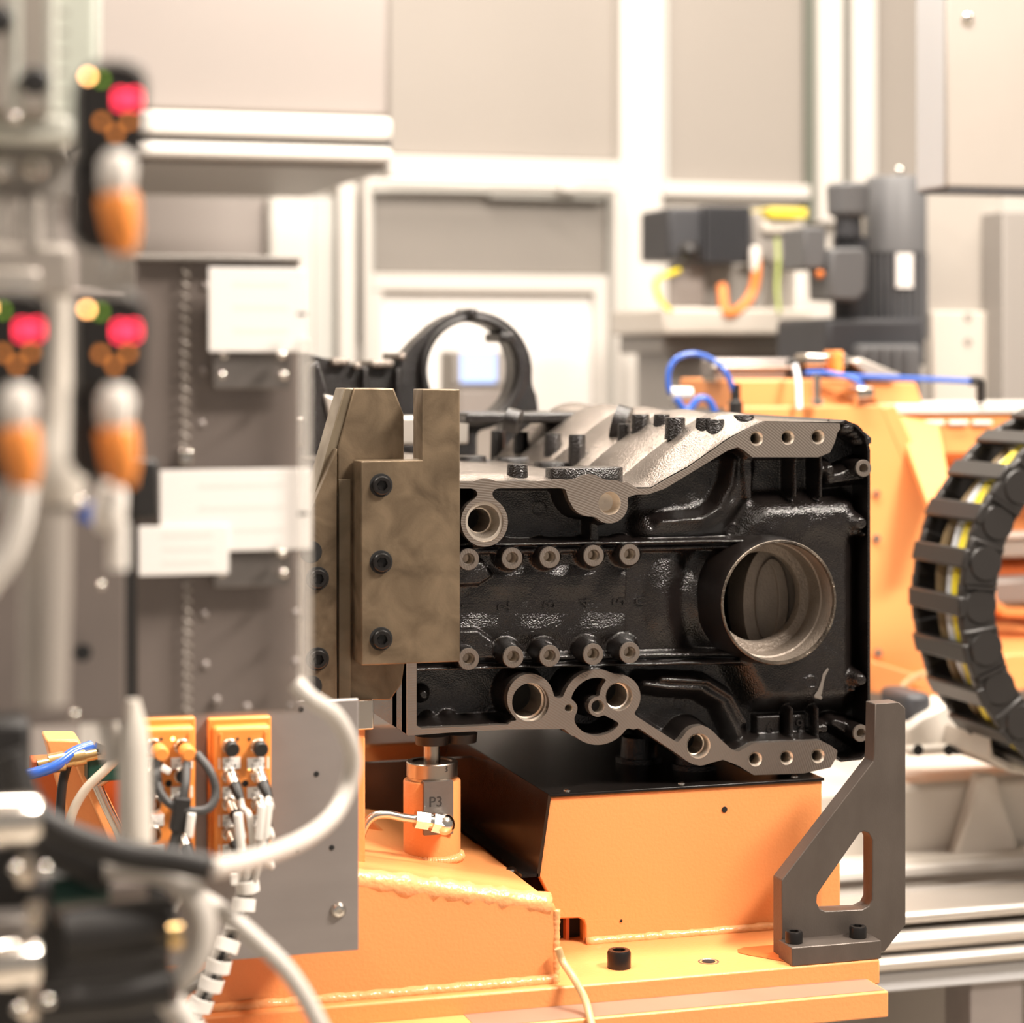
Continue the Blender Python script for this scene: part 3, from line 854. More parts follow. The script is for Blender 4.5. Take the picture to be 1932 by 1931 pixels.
# weld bead between pedestal and plate
rg = random.Random(11)
def weld(pts, r, name='weld_bead'):
    P = crom(pts, 14) if len(pts) > 2 else [Vector(pts[0]).lerp(Vector(pts[1]), k/40) for k in range(41)]
    g = G(); rr = [r*(0.85+0.3*rg.random()) for _ in range(len(P)*5)]
    g.tube(P, lambda t: rr[int(t*(len(P)-1))], 8, 2, smooth=False)
    put(name, g, 'orange_weld', fx, ang=180)
weld([(nx1, Yb-0.002, zp+0.002), (U(1462, 1760, Yb).x, Yb-0.002, zp+0.002)], 0.0055)
# pad-bolt hole in the front face and small pits
place('bolt_hole', washer_hole(0.0032), U(1367, 1528, Yb-0.0004), fx)
place('bolt_hole', washer_hole(0.0015), U(1172, 1738, Yb-0.0004), fx)
# black folded cover: top sheet, left side sheet and its foot flange
th = 0.0035
lw = [(U(964, 1650, Yb).x, U(964, 1650, Yb).z), (U(1014, 1653, Yb).x, U(1014, 1653, Yb).z-0.0005)]
zf = lw[1][1]
tops = [(xL-0.001, zt), (xR+0.002, zt), (xR+0.002, zt+th), (xL-0.003, zt+th)]
cv = put('cover_top', G().prism(tops, Yb-0.003, BACKF-0.06), 'black_sheet', fx, bevel=0.001, label='glossy black sheet metal cover')
sd = [(xL-0.003, zt+th), (xL, zt), (lw[1][0]+0.002, zf), (lw[1][0]-0.002, zf)]
put('cover_side', G().prism(sd, Yb-0.003, BACKF-0.06), 'dark_mirror_sheet', fx)
put('cover_flange', G().prism([(lw[0][0]+0.012, zf), (lw[1][0], zf), (lw[1][0], zf+th), (lw[0][0]+0.012, zf+th)], Yb-0.003, BACKF-0.06), 'black_sheet', fx)
dome = mesh_of(G().lathe([(0, 0.006), (0.0018, 0.0056), (0.0034, 0.0036), (0.0038, 0.0001)], (0, 0, 0), (0, 0, 1), 18), 'dome'); dome.materials.append(M['chrome'])
place('dome_screw', dome, (U(968, 1640, Yb+0.012).x, Yb+0.02, zf+th), fx)
for a in (1071, 1287, 1500): place('dome_screw', dome, (U(a, 1500, Yb+0.01).x, Yb+0.012, zt+th), fx, scale=(0.7, 0.7, 0.7))
# support studs between cover and block
for a, yy in ((1310, 0.10), (1205, 0.16), (1500, 0.12)):
    X = U(a, 1440, yy).x
    put('support_stud', G().lathe([(0, 0.028), (0.006, 0.028), (0.006, 0.022), (0.03, 0.02)], (X, yy, zt+th), (0, 0, 1), 28), 'cast_black', fx)
# side beam that carries the lifting cylinder; its top falls towards the right
Yq = -0.135
fr = [(350, 1908), (350, 1615), (500, 1632), (680, 1656), (1046, 1704), (1051, 1718), (1052, 1850)]
pf = pxpoly(fr, Yq); pf[-1] = (pf[-1][0], zp-0.001); pf[0] = (pf[0][0], zp-0.001)
put('side_beam', G().prism(pf, Yq, 0.40), 'orange', fx, bevel=0.004, seg=3)
zb = lambda px: np.interp(U(px, 1650, Yq).x, [p[0] for p in pf[1:5]], [p[1] for p in pf[1:5]])
edge = [Vector((U(a, 1650, Yq).x, Yq+0.010, float(zb(a))-0.005)) for a in (352, 500, 680, 860, 1040)]
weld(edge, 0.0128, 'weld_bead')
weld([(U(1052, 1700, Yq).x-0.001, Yq+0.002, zp), (U(1051, 1720, Yq).x, Yq+0.002, pf[5][1])], 0.004)
weld([(U(345, 1850, Yq).x, Yq-0.001, zp+0.002), (U(1050, 1840, Yq).x, Yq-0.001, zp+0.002)], 0.006)
# inclined rear rails seen left of the cylinder
for k, (a, b, c, d) in enumerate(((600, 1470, 770, 1620), (600, 1395, 790, 1410))):
    pass
put('sloping_rail', G().prism(pxpoly([(560, 1450), (690, 1535), (800, 1640), (800, 1700), (560, 1690)], 0.16), 0.16, 0.20), 'orange', fx, bevel=0.003)
put('cross_beam', G().box((U(400, 1400, 0.45).x, 0.45, zp), (U(1150, 1400, 0.45).x, 0.6, U(900, 1395, 0.45).z)), 'orange', fx, bevel=0.004)
put('web_plate', G().box((U(560, 1400, 0.30).x, 0.30, zp), (U(900, 1400, 0.30).x, 0.31, U(700, 1440, 0.3).z)), 'dark_mirror_sheet', fx)
# holes and bolts in the base plate
zz = zp
place('cap_screw', SCREW_UB, UZ(1168, 1826, zz), fx)
hole_u = mesh_of(G().lathe([(0.0003, 0.0115), (0.0006, 0.0105), (0.0, 0.0095), (-0.003, 0.009), (-0.003, 0.0001)], (0, 0, 0), (0, 0, 1), 24), 'hole'); hole_u.materials.append(M['machined'])
place('bolt_hole', hole_u, UZ(1337, 1815, zz), fx)
put('bolt_hole', G().lathe([(0.0004, 0.0075), (0.0004, 0.0001)], UZ(1337, 1815, zz)+Vector((0,0,0.0001)), (0, 0, 1), 20), 'void_black', fx)
# bare machined seat below the steel bracket
a = UZ(1415, 1797, zz)
seat = []
for k in range(13):
    t = PI/2 + PI*k/12; seat.append((a.x+0.012*math.cos(t)*1.0, a.y+0.017*math.sin(t)))
g = G(); x1 = UZ(1500, 1800, zz).x
pts = [(p[0], p[1]) for p in seat] + [(x1, a.y-0.045), (x1, a.y+0.03)]
pts = [(a.x+0.0, a.y+0.018), (a.x-0.010, a.y+0.012), (a.x-0.014, a.y), (a.x-0.008, a.y-0.012), (a.x+0.035, Yp+0.002), (x1, Yp+0.002), (x1, a.y+0.018)]
g.add([(p[0], p[1], zz+0.0006) for p in pts], [tuple(range(len(pts)))])
put('milled_seat', g, 'orange_dark', fx, recalc=False)
# ledge patches: bare milled strip on the lower plate
put('milled_strip', G().box((U(900, 1905, Yl).x, Yl+0.004, zl), (U(1672, 1880, Yl).x, Yp+0.004, zl+0.0005)), 'bare_strip', fx)

# ================================================================= dark steel gusset bracket
Yg = -0.118; tg = 0.024
gb = thing('gusset_bracket', 'dark milled steel bracket with triangular window bolted to the plate end', 'bracket', (U(1590, 1800, Yg).x, Yg, zp))
Z0 = U(1570, 1806, Yg).z
out = [(1651,1329),(1697,1326),(1709,1337),(1709,1746),(1669,1797),(1475,1808),(1475,1662),(1648,1437),(1649,1424)]
tri = [(1622,1573),(1630,1569),(1640,1573),(1646,1585),(1646,1698),(1640,1710),(1626,1717),(1558,1720),(1547,1716),(1541,1704),(1542,1690),(1549,1678)]
me = loops_prism([out, tri], Yg, Yg, Yg+tg)
o = put('gusset_plate', me, 'tool_steel', gb); 
bv = o.modifiers.new('bevel', 'BEVEL'); bv.width = 0.0012; bv.segments = 2; bv.limit_method = 'ANGLE'; bv.angle_limit = math.radians(30)
Yf = Yp+0.001
fa, fb = U(1494, 1800, Yf), U(1663, 1800, Yf)
ztf = U(1580, 1782, Yf).z
put('foot', G().box((fa.x, Yf, zp), (fb.x, Yg+0.0, ztf)), 'tool_steel', gb, bevel=0.0012)
for a in (1508, 1631):
    q = UZ(a, 1785 if a < 1560 else 1776, ztf); place('cap_screw', SCREW_U, (q.x, Yf+0.020, ztf), gb)

# ================================================================= brown locating stop (left of the block face)
Y1 = -0.092
ls = thing('locating_stop', 'brown tarnished steel locating plates screwed together left of the block', 'steel stop', (U(720, 1320, -0.05).x, -0.05, U(720, 1330, -0.05).z))
front = [(682,1256),(682,871),(797,869),(797,735),(868,735),(868,1249)]
put('stepped_plate', G().prism(pxpoly(front, Y1), Y1, Y1+0.040), 'brown_steel', ls, bevel=0.0012)
Y2 = -0.050
mid = [(668,733),(743,733),(762,782),(764,1250),(758,1292),(736,1322),(637,1322),(637,848)]
put('tall_plate', G().prism(pxpoly(mid, Y2), Y2, Y2+0.045), 'brown_steel', ls, bevel=0.0014)
chv = [(652,733),(669,733),(638,850),(637,905),(588,966),(588,955)]
put('chamfer_plate', G().prism(pxpoly([(652,733),(669,733),(637,852),(637,930),(586,985),(586,965)], Y2), Y2+0.004, Y2+0.050), 'brown_steel_light', ls, bevel=0.001)
side = [(636,846),(636,1322),(575,1322),(575,1004),(588,962)]
put('side_plate', G().prism(pxpoly(side, Y2-0.012), Y2-0.012, Y2+0.030), 'brown_steel', ls, bevel=0.0012)
put('key_strip', G().prism(pxpoly([(639,905),(662,905),(662,1322),(639,1322)], Y2-0.004), Y2-0.004, Y2), 'brown_steel_light', ls, bevel=0.0008)
cbore = disc_mesh(0.0125, (0, -1, 0), 'void_black', 0.0003)
for x, y in ((719,916),(719,1061),(719,1206)):
    place('counterbore', cbore, U(x, y, Y1-0.0001), ls); place('cap_screw', SCREW_F, U(x, y, Y1-0.0001), ls)
for x, y in ((599,1092),(599,1244)):
    place('counterbore', cbore, U(x, y, Y2-0.0121), ls); place('cap_screw', SCREW_F, U(x, y, Y2-0.0121), ls)
hb = disc_mesh(0.0118, (0, -1, 0), 'void_black', 0.0003)
for x, y in ((587,1042),(587,1296)): place('dowel_hole', hb, U(x, y, Y2-0.0121), ls)
# foot of the stop
put('stop_foot', pbox(600, 1322, 706, 1380, Y2-0.006, Y2+0.05), 'zinc', ls, bevel=0.002)
put('stop_post', G().box((U(560, 1500, Y2).x, Y2, float(zb(600))-0.02), (U(690, 1500, Y2).x, Y2+0.08, U(600, 1372, Y2).z)), 'orange', ls, bevel=0.003)

# ================================================================= lifting cylinder
Yc = 0.045
c0 = U(815, 1640, Yc); cs = pxm(c0); xc = c0.x
z_base = float(np.interp(xc, [p[0] for p in pf[1:5]], [p[1] for p in pf[1:5]]))-0.004
lc = thing('lift_cylinder', 'orange hydraulic lifting cylinder with steel cap standing under the block', 'cylinder', (xc, Yc, z_base))
def zc(py, dy=0.0): return U(815, py, Yc+dy).z
R = 54*cs
put('barrel', G().lathe([(0, R), (zc(1470)-z_base-0.002, R), (zc(1470)-z_base, R*0.97), (zc(1470)-z_base, R*0.8)], (xc, Yc, z_base), (0, 0, 1), 56), 'orange', lc)
put('end_cap', G().lathe([(0, R*0.86), (zc(1462)-zc(1470), R*0.88), (zc(1462)-zc(1470)+0.0005, R*0.90), (zc(1436)-zc(1470), R*0.90), (zc(1434)-zc(1470), R*0.87), (zc(1434)-zc(1470), R*0.70), (zc(1437)-zc(1470), R*0.66), (zc(1437)-zc(1470), 0.0001)], (xc, Yc, zc(1470)-0.001), (0, 0, 1), 56), 'steel_pin', lc)
put('piston_rod', G().lathe([(0, 15.5*cs), (zc(1404)-zc(1440), 15.5*cs)], (xc, Yc, zc(1440)), (0, 0, 1), 32), 'steel_pin', lc)
put('pressure_pad', G().lathe([(0, 0.0185), (0.010, 0.0195), (0.010, 0.0001)], (xc, Yc, zc(1404)), (0, 0, 1), 32, True), 'plastic_black', lc)
put('pad_lug', G().lathe([(0, 0.0185), (0.010, 0.0195), (0.010, 0.0001)], (xc+0.034, Yc+0.004, zc(1404)), (0, 0, 1), 32, True), 'plastic_black', lc)
weld([(xc+R*math.cos(t)*1.0, Yc+R*math.sin(t)*1.0, z_base+0.004) for t in np.linspace(0, -PI, 14)], 0.005)
# flat with engraved P3
ya = Yc-R*1.0-0.001
pl = put('flat', G().box((U(800, 1500, ya).x, ya-0.0005, U(800, 1577, ya).z), (U(855, 1500, ya).x, ya+0.012, U(800, 1477, ya).z)), 'label_plate', lc, label='bare grey flat stamped P3')
put_text('stamp', 'P3', 0.016, (U(822, 1514, ya).x, ya-0.0007, U(822, 1514, ya).z), 'etched', lc, extrude=0.0003)
put_text('stamp', '3', 0.010, (U(842, 1452, Yc-R*0.86).x, Yc-R*0.84, U(842, 1452, Yc-R*0.86).z), 'etched', lc, extrude=0.001)
# elbow fitting
def hexbar(p0, p1, r): return G().cyl(p0, p1, r, n=6)
e0 = U(848, 1556, ya-0.018); e1 = U(815, 1551, ya-0.018)
put('elbow_nut', hexbar(U(808, 1549, ya-0.018), U(783, 1546, ya-0.018), 0.0105), 'chrome', lc)
put('elbow_collar', G().cyl(U(816, 1551, ya-0.018), U(807, 1549, ya-0.018), 0.008, n=20), 'chrome', lc)
g = hexbar(e1, U(838, 1556, ya-0.018), 0.0115); g.ball(U(838, 1556, ya-0.018), 0.012, 16); g.cyl(U(838, 1556, ya-0.018), Vector(U(838, 1556, ya-0.018))+Vector((0, 0.022, 0)), 0.010, n=20)
put('elbow_body', g, 'chrome', lc)
tag(put('hydraulic_pipe', G().tube([U(790, 1547, ya-0.018), U(760, 1543, ya-0.018), U(728, 1537, ya-0.02), U(702, 1543, ya-0.02), U(686, 1566, ya-0.02), U(678, 1600, ya-0.02), U(672, 1660, ya-0.01)], 0.0047, 14, 8), 'zinc'),
    'bent steel hydraulic pipe running to the orange cylinder', 'pipe')

# ================================================================= aluminium panel with two I/O modules
Ya = -0.235
ap = thing('mounting_panel', 'grey aluminium sheet panel carrying the orange connector modules', 'panel', U(450, 1800, Ya))
pa0, pa1 = U(229, 1560, Ya), U(677, 1560, Ya)
put('sheet', G().box((pa0.x, Ya, U(450, 1812, Ya).z), (pa1.x, Ya+0.004, U(600, 1322, Ya).z)), 'aluminium', ap, bevel=0.0015)
put('panel_bracket', G().box((U(380, 1700, Ya).x, Ya+0.004, U(600, 1770, Ya).z), (U(640, 1700, Ya).x, Yq+0.0, U(600, 1690, Ya).z)), 'orange', ap, bevel=0.002)
hl = washer_hole(0.0024)
for x, y in ((597,1461),(561,1606),(626,1600),(568,1339),(628,1332),(343,1344)): place('drilled_hole', hl, U(x, y, Ya-0.0002), ap)
btn = mesh_of(G().lathe([(0, 0.0078), (0.0015, 0.0078), (0.0045, 0.0055), (0.005, 0.003), (0.0035, 0.0025), (0.0035, 0.0001)], (0, 0, 0), (0, -1, 0), 22), 'btn'); btn.materials.append(M['chrome'])
place('button_screw', btn, U(638, 1718, Ya-0.0002), ap)

def io_module(cx, cy0, cy1, w, Y, label, plugs, names, leds):
    c = U(cx, cy1, Y); s = pxm(U(cx, (cy0+cy1)/2, Y-0.03)); t = thing('connector_module', label, 'connector box', c, 'orange connector modules on the panel')
    Yf_ = Y-0.030
    x0, x1 = U(cx-w/2, cy0, Yf_).x, U(cx+w/2, cy0, Yf_).x; z0, z1 = U(cx, cy1, Yf_).z, U(cx, cy0, Yf_).z
    put('housing', G().box((x0, Yf_, z0), (x1, Y, z1)), 'orange_plastic', t, bevel=0.004, seg=3)
    put('flange', G().box((x0-0.003, Y-0.012, z0-0.002), (x1+0.003, Y, z1+0.006)), 'orange_plastic', t, bevel=0.002)
    for xx in (x0+0.006, x1-0.006):
        put('side_rib', G().box((xx-0.0012, Yf_-0.002, z0+0.004), (xx+0.0012, Yf_, z1-0.005)), 'orange_plastic', t, bevel=0.0005)
    rows = [1413, 1468, 1521, 1577]; cols = [cx-w*0.245, cx+w*0.255]
    for r, py in enumerate(rows):
        for q, px in enumerate(cols):
            c = U(px, py-5, Yf_); rr = 14.5*s
            po = put('port', G().lathe([(0, rr*1.0), (0.003, rr), (0.0035, rr*0.92), (0.009, rr*0.92), (0.009, rr*0.8)], c, (0, -1, 0), 24), 'zinc', t)
            kind = plugs[r*2+q]
            if kind == 'cap':
                put('cap', G().lathe([(0.004, rr*0.9), (0.014, rr*0.98), (0.0155, rr*0.85), (0.0155, 0.0001)], c, (0.05, -1, -0.1), 24), 'plastic_black', po)
            elif kind == 'hole':
                put('socket', G().lathe([(0.0091, rr*0.9), (0.0091, 0.0001)], c, (0, -1, 0), 20), 'void_black', po)
            if names[r*2+q]:
                a = U(px-20, py+18, Yf_-0.001); b = U(px+21, py+37, Yf_-0.001)
                lb = put('port_label', G().box((a.x, Yf_-0.0015, b.z), (b.x, Yf_-0.0002, a.z)), 'paper', t)
                m_ = (a+b)/2
                put_text('print', '=D1-', 8.5*s, (m_.x, Yf_-0.0017, m_.z+4.8*s), 'print_black', lb, extrude=0.0001)
                put_text('print', names[r*2+q], 10.5*s, (m_.x, Yf_-0.0017, m_.z-4.4*s), 'print_black', lb, extrude=0.0001)
        for q, px in enumerate((cx-w*0.10, cx+w*0.105)):
            k = leds[r*2+q]
            place('status_lamp', LAMPS[k], U(px, py-18, Yf_-0.0002), t)
    for py in (1493, ):
        place('mounting_hole', disc_mesh(6.5*s, (0, -1, 0), 'void_black', 0.0002), U(cx+w*0.03, py-14, Yf_-0.0002), t)
    return t
def ldisc(r, mt):
    me = mesh_of(G().lathe([(0, r), (0.0006, r*0.8), (0.0008, 0.0001)], (0, 0, 0), (0, -1, 0), 16), 'lamp'); me.materials.append(M[mt]); return me
LAMPS = {0: ldisc(0.0016, 'print_black'), 'y': ldisc(0.0020, 'led_yellow'), 'g': ldisc(0.0021, 'led_lime')}
io_module(459, 1372, 1628, 108, Ya-0.0, 'orange connector module with two black blanking caps at its top', ['cap','cap','plug','plug','plug','plug','plug','plug'],
          ['I117.6','I117.7','I117.4','I117.5','I117.2','I117.3','I117.0','I117.1'], [0,0,0,'y',0,'y',0,0])
io_module(315, 1374, 1630, 108, Ya-0.0, 'orange connector module with angled orange plugs and a looped black cable', ['plug','plug','hole','hole','plug','hole','plug','plug'],
          ['I116.6','I116.7','I116.4','I116.5','I116.2','I116.3','I116.0','I116.1'], [0,'y',0,0,0,'g',0,'y'])

# M12 plugs with their white cables
Ym = Ya-0.030
def plug_cable(name, px, py, path, label, r=0.0030, cmat='cable_white', group='white cables from the connector module'):
    c = U(px, py-5, Ym); s = pxm(c)
    t = thing(name, label, 'cable', c, group)
    d = Vector((0.16, -0.75, -0.55)).normalized(); p = c + Vector((0, -0.006, 0))
    put('coupling_nut', G().lathe([(0, 13*s), (0.004, 13*s), (0.0045, 12*s), (0.012, 12*s)], p, d, 16), 'zinc', t)
    put('plug_body', G().lathe([(0.008, 11.5*s), (0.020, 11*s), (0.028, 8*s), (0.031, 6*s), (0.031, 0.0001)], p, d, 18), 'plastic_black', t)
    e = p + d*0.029
    put('lead', G().tube([e, e+d*0.008+Vector((0,0,-0.004))] + [U(a, b, y) for a, b, y in path], r, 10, 6), cmat, t)
    return e
plug_cable('sensor_cable', 434, 1468, [(470,1540,Ym-0.06),(476,1600,Ym-0.06),(472,1650,Ym-0.055),(460,1690,Ym-0.05)], 'white cable plugged into the second row, left column of the capped module')
plug_cable('sensor_cable', 487, 1466, [(505,1510,Ym-0.055),(498,1570,Ym-0.06),(487,1640,Ym-0.06),(466,1695,Ym-0.05)], 'white cable plugged into the second row, right column of the capped module')
plug_cable('sensor_cable', 434, 1521, [(454,1580,Ym-0.055),(466,1640,Ym-0.058),(456,1692,Ym-0.05)], 'white cable plugged into the third row, left column of the capped module')
plug_cable('sensor_cable', 487, 1521, [(492,1570,Ym-0.055),(482,1640,Ym-0.055),(462,1690,Ym-0.05)], 'white cable plugged into the third row, right column of the capped module')
plug_cable('sensor_cable', 434, 1577, [(450,1630,Ym-0.055),(455,1690,Ym-0.05)], 'white cable plugged into the bottom row, left column of the capped module')
plug_cable('sensor_cable', 487, 1577, [(486,1625,Ym-0.055),(464,1690,Ym-0.05)], 'white cable plugged into the bottom row, right column of the capped module')
# cable markers (clear sleeves) on the leads
for i, (x0, y0, x1, y1) in enumerate(((449,1535,456,1605),(507,1515,500,1582),(495,1520,489,1585))):
    a, b = U(x0, y0, Ym-0.072), U(x1, y1, Ym-0.072)
    tag(put('cable_marker', G().cyl(a, b, 0.0042, n=8), 'white_plastic', bevel=0.0008),
        ('flat white cable marker sleeve hanging left below the third-row plug', 'white cable marker sleeve at the right edge of the capped module', 'white cable marker sleeve just inside the right edge of the capped module')[i], 'cable marker', 'cable markers')
# bundle of cables in white spiral wrap, running down to the left
bp = [U(466,1640,Ym-0.05), U(462,1690,Ym-0.05), U(445,1745,Ym-0.055), U(420,1800,Ym-0.06), U(400,1850,Ym-0.06), U(372,1905,Ym-0.06), U(350,1950,Ym-0.06)]
bt = thing('cable_bundle', 'bundle of dark and white cables held in white spiral wrap', 'cable bundle', bp[-1])
B = crom(bp, 10)
for k, (dx, mt) in enumerate(((-0.006,'cable_white'),(0.0,'cable_grey'),(0.006,'cable_white'))):
    put('cable', G().tube([p+Vector((dx, 0.002*k, 0)) for p in B], 0.0034, 8, 1, smooth=False), mt, bt)
i = 4
while i < len(B)-4:
    d = (B[i+3]-B[i]).normalized()
    put('wrap_band', G().lathe([(0, 0.0105), (0.0005, 0.0112), (0.0115, 0.0112), (0.012, 0.0105)], B[i], (d+Vector((0.18, 0, 0.1))).normalized(), 16), 'white_plastic', bt)
    i += 7
tag(put('cable_tie', G().box(U(436, 1652, Ym-0.062), U(447, 1668, Ym-0.055)), 'white_plastic', bevel=0.001), 'small white square tag beside the cable bundle', 'tag')
# angled orange plugs of the left module and the looped dark cable
def angle_plug(px, py, path, label, cm, r, slot):
    c = U(px, py-5, Ym); s = pxm(c); t = thing('angled_plug', label, 'plug', c, 'angled orange plugs')
    put('coupling_nut', G().lathe([(0.002, 14*s), (0.016, 14*s)], c, (0, -1, 0), 16), 'zinc', t)
    g = G().lathe([(0.012, 15*s), (0.03, 15*s), (0.034, 11*s), (0.034, 0.0001)], c, (0, -1, 0), 18)
    put('plug_body', g, 'orange_plastic', t)
    for ex, ey in slot:
        e = U(px+ex, py+ey, Ym-0.026)
        put('plug_outlet', G().cyl(c+Vector((0, -0.022, 0)), e, 11*s, 7*s, n=14), 'orange_plastic', t)
    put('lead', G().tube([U(a, b, y) for a, b, y in path], r, 12, 8), cm, t)
    return t
angle_plug(347, 1418, [(372,1424,Ym-0.03),(396,1455,Ym-0.045),(407,1495,Ym-0.05),(394,1525,Ym-0.055),(362,1531,Ym-0.055),(325,1520,Ym-0.05),(302,1495,Ym-0.045),(296,1460,Ym-0.035),(300,1440,Ym-0.02)],
           'angled orange twin plug at the upper right of the left connector module', 'cable_grey', 0.0042, ((24, 12), (2, 26)))
angle_plug(296, 1418, [(298,1432,Ym-0.03),(290,1470,Ym-0.03),(280,1530,Ym-0.025),(270,1600,Ym-0.02)], 'angled orange plug half hidden behind the grey tube', 'cable_grey', 0.004, ((6, 22),))
y_ = thing('y_splitter', 'short black cable splitter hanging below the angled twin plug', 'splitter', U(330, 1600, Ym-0.05))
put('lead', G().tube([U(352,1440,Ym-0.03), U(350,1480,Ym-0.045), U(342,1520,Ym-0.05)], 0.0042, 12, 6), 'cable_grey', y_)
put('body', G().tube([U(344,1505,Ym-0.05), U(340,1540,Ym-0.05), U(335,1568,Ym-0.05)], 0.0105, 4, 3), 'rubber_black', y_, bevel=0.001)
put('lead', G().tube([U(336,1566,Ym-0.05), U(328,1600,Ym-0.05), U(316,1640,Ym-0.045), U(300,1690,Ym-0.04)], 0.0052, 12, 6), 'cable_grey', y_)
plug_cable('sensor_cable', 344, 1585, [(350,1625,Ym-0.05),(345,1680,Ym-0.045),(330,1720,Ym-0.04)], 'white cable plugged into the bottom row of the left connector module')
tag(put('cable_marker', G().cyl(U(362,1535,Ym-0.06), U(356,1580,Ym-0.06), 0.0042, n=8), 'white_plastic', bevel=0.0008), 'white cable marker sleeve beside the black splitter', 'cable marker', 'cable markers')
tag(put('cable_marker', G().cyl(U(316,1448,Ym-0.045), U(310,1458,Ym-0.045), 0.0052, n=6), 'white_plastic', bevel=0.0008), 'white cable marker block under the half-hidden orange plug', 'cable marker', 'cable markers')
# dark cable low behind the bundle, and the clear hose over the plate edge
tag(put('dark_cable', G().tube([U(420,1820,Ya-0.01), U(380,1850,Ya-0.02), U(340,1880,Ya-0.03), U(300,1960,Ya-0.03)], 0.006, 10, 6), 'rubber_black'), 'thick black cable leaving below the aluminium panel', 'cable')
tag(put('drip_hose', G().tube([U(1053,1790,Yq-0.012), U(1062,1815,Yq-0.014), U(1085,1850,Yp-0.018), U(1105,1890,Yp-0.035), U(1118,1940,Yl-0.012)], 0.0042, 12, 8), 'clear_hose'), 'thin translucent amber hose hanging over the front of the orange plate', 'hose')

# ================================================================= pipework on the left behind the panel
Yv = 0.02
vb = thing('valve_block', 'dark green valve block with brass hose fittings left of the panel', 'valve', U(190, 1470, Yv))
put('body', pbox(165, 1432, 232, 1475, Yv, Yv+0.04), 'green_plastic', vb, bevel=0.002)
put('plate', pbox(160, 1422, 240, 1434, Yv-0.004, Yv+0.044), 'zinc', vb, bevel=0.001)
put('fitting', G().lathe([(0, 0.006), (0.012, 0.006), (0.012, 0.0085), (0.024, 0.0085), (0.024, 0.0075), (0.034, 0.0075), (0.034, 0.0105), (0.05, 0.0105), (0.05, 0.007), (0.062, 0.007)], U(182, 1424, Yv-0.01), (-1, -0.05, -0.14), 20), 'brass', vb)
put('solenoid', G().cyl(U(190, 1420, Yv), U(196, 1405, Yv), 0.010, n=20), 'zinc', vb)
tag(put('blue_hose', G().tube([U(172,1408,Yv), U(140,1420,Yv-0.01), U(105,1445,Yv-0.02), U(70,1458,Yv-0.02), U(30,1466,Yv-0.02)], 0.006, 12, 8), 'blue_hose'), 'short blue air hose beside the brass fittings', 'hose')
tag(put('black_hose', G().tube([U(128,1440,Yv), U(118,1480,Yv), U(114,1530,Yv), U(112,1600,Yv)], 0.005, 12, 6), 'rubber_black'), 'thin black hose hanging left of the green valve', 'hose')
tag(put('beige_cable', G().tube([U(232,1420,Yv-0.03), U(200,1452,Yv-0.03), U(160,1492,Yv-0.03), U(135,1540,Yv-0.03), U(125,1600,Yv-0.03)], 0.005, 12, 6), 'cable_beige'), 'beige cable arching in front of the green valve', 'cable')
tag(put('steel_pipe', G().tube([U(205,1465,Yv+0.01), U(186,1478,Yv+0.01), U(184,1484,Yv+0.01), U(200,1520,Yv+0.01), U(225,1572,Yv+0.01), U(245,1620,Yv+0.01)], 0.0055, 12, 4), 'zinc'), 'bent silver pipe running down below the green valve', 'pipe')
lf = thing('frame_leg', 'orange slanted frame member behind the pipes on the left', 'frame', U(150, 1800, 0.1))
put('slanted_beam', G().prism(pxpoly([(86,1396),(150,1396),(260,1640),(260,1760),(190,1760)], 0.08), 0.08, 0.14), 'orange', lf, bevel=0.003)
put('slanted_web', G().prism(pxpoly([(140,1440),(175,1440),(250,1600),(250,1690)], 0.05), 0.05, 0.08), 'orange', lf, bevel=0.002)
put('backing_panel', pbox(60, 1430, 330, 1800, 0.16, 0.2), 'orange_dark', lf, bevel=0.002)
put('foot_block', pbox(20, 1760, 260, 1990, 0.06, 0.2), 'plate_dark', lf, bevel=0.003)
# ================================================================= the hall
YW = 3.6
struct('floor', G().box((-6, -6, -0.05), (9, YW+0.3, 0.0)), 'floor_grey')
struct('wall_back', G().box((-6, YW, 0.0), (9, YW+0.2, 4.6)), 'wall_white')
struct('ceiling', G().box((-6, -6, 4.6), (9, YW+0.3, 4.7)), 'ceiling_white')
wall = bpy.data.objects['wall_back']
def wpart(name, g, mat_, bevel=0.0):
    return put(name, g, mat_, wall, bevel)
def wp(x0, y0, x1, y1, f, mat_, name, bev=0.0):      # panel on the wall, f metres proud of it
    return wpart(name, pbox(x0, y0, x1, y1, YW-f, YW), mat_, bev)
# perforated panels and posts of the enclosure
wp(735, -60, 1172, 296, 0.02, 'panel_beige', 'wall_panel')
wp(1258, -60, 1522, 348, 0.02, 'panel_beige', 'wall_panel')
wp(1655, -60, 1745, 420, 0.02, 'panel_beige', 'wall_panel')
wp(150, -60, 735, 640, 0.01, 'panel_grey', 'wall_panel')
wp(270, 372, 505, 520, 0.02, 'hood_grey', 'wall_panel')
wp(1172, -60, 1250, 900, 0.07, 'frame_white', 'frame_post', 0.004)
wp(1250, -60, 1260, 360, 0.04, 'frame_grey', 'frame_post')
wp(1523, -60, 1546, 420, 0.05, 'frame_dark', 'frame_post', 0.004)
wp(1546, -60, 1592, 420, 0.08, 'frame_white', 'frame_post', 0.004)
wp(1595, -60, 1606, 420, 0.03, 'frame_dark', 'frame_post')
wp(1608, -60, 1655, 420, 0.06, 'frame_white', 'frame_post', 0.004)
wp(735, 298, 1172, 342, 0.06, 'frame_white', 'frame_rail', 0.004)
wp(1250, 346, 1530, 372, 0.06, 'frame_white', 'frame_rail', 0.004)
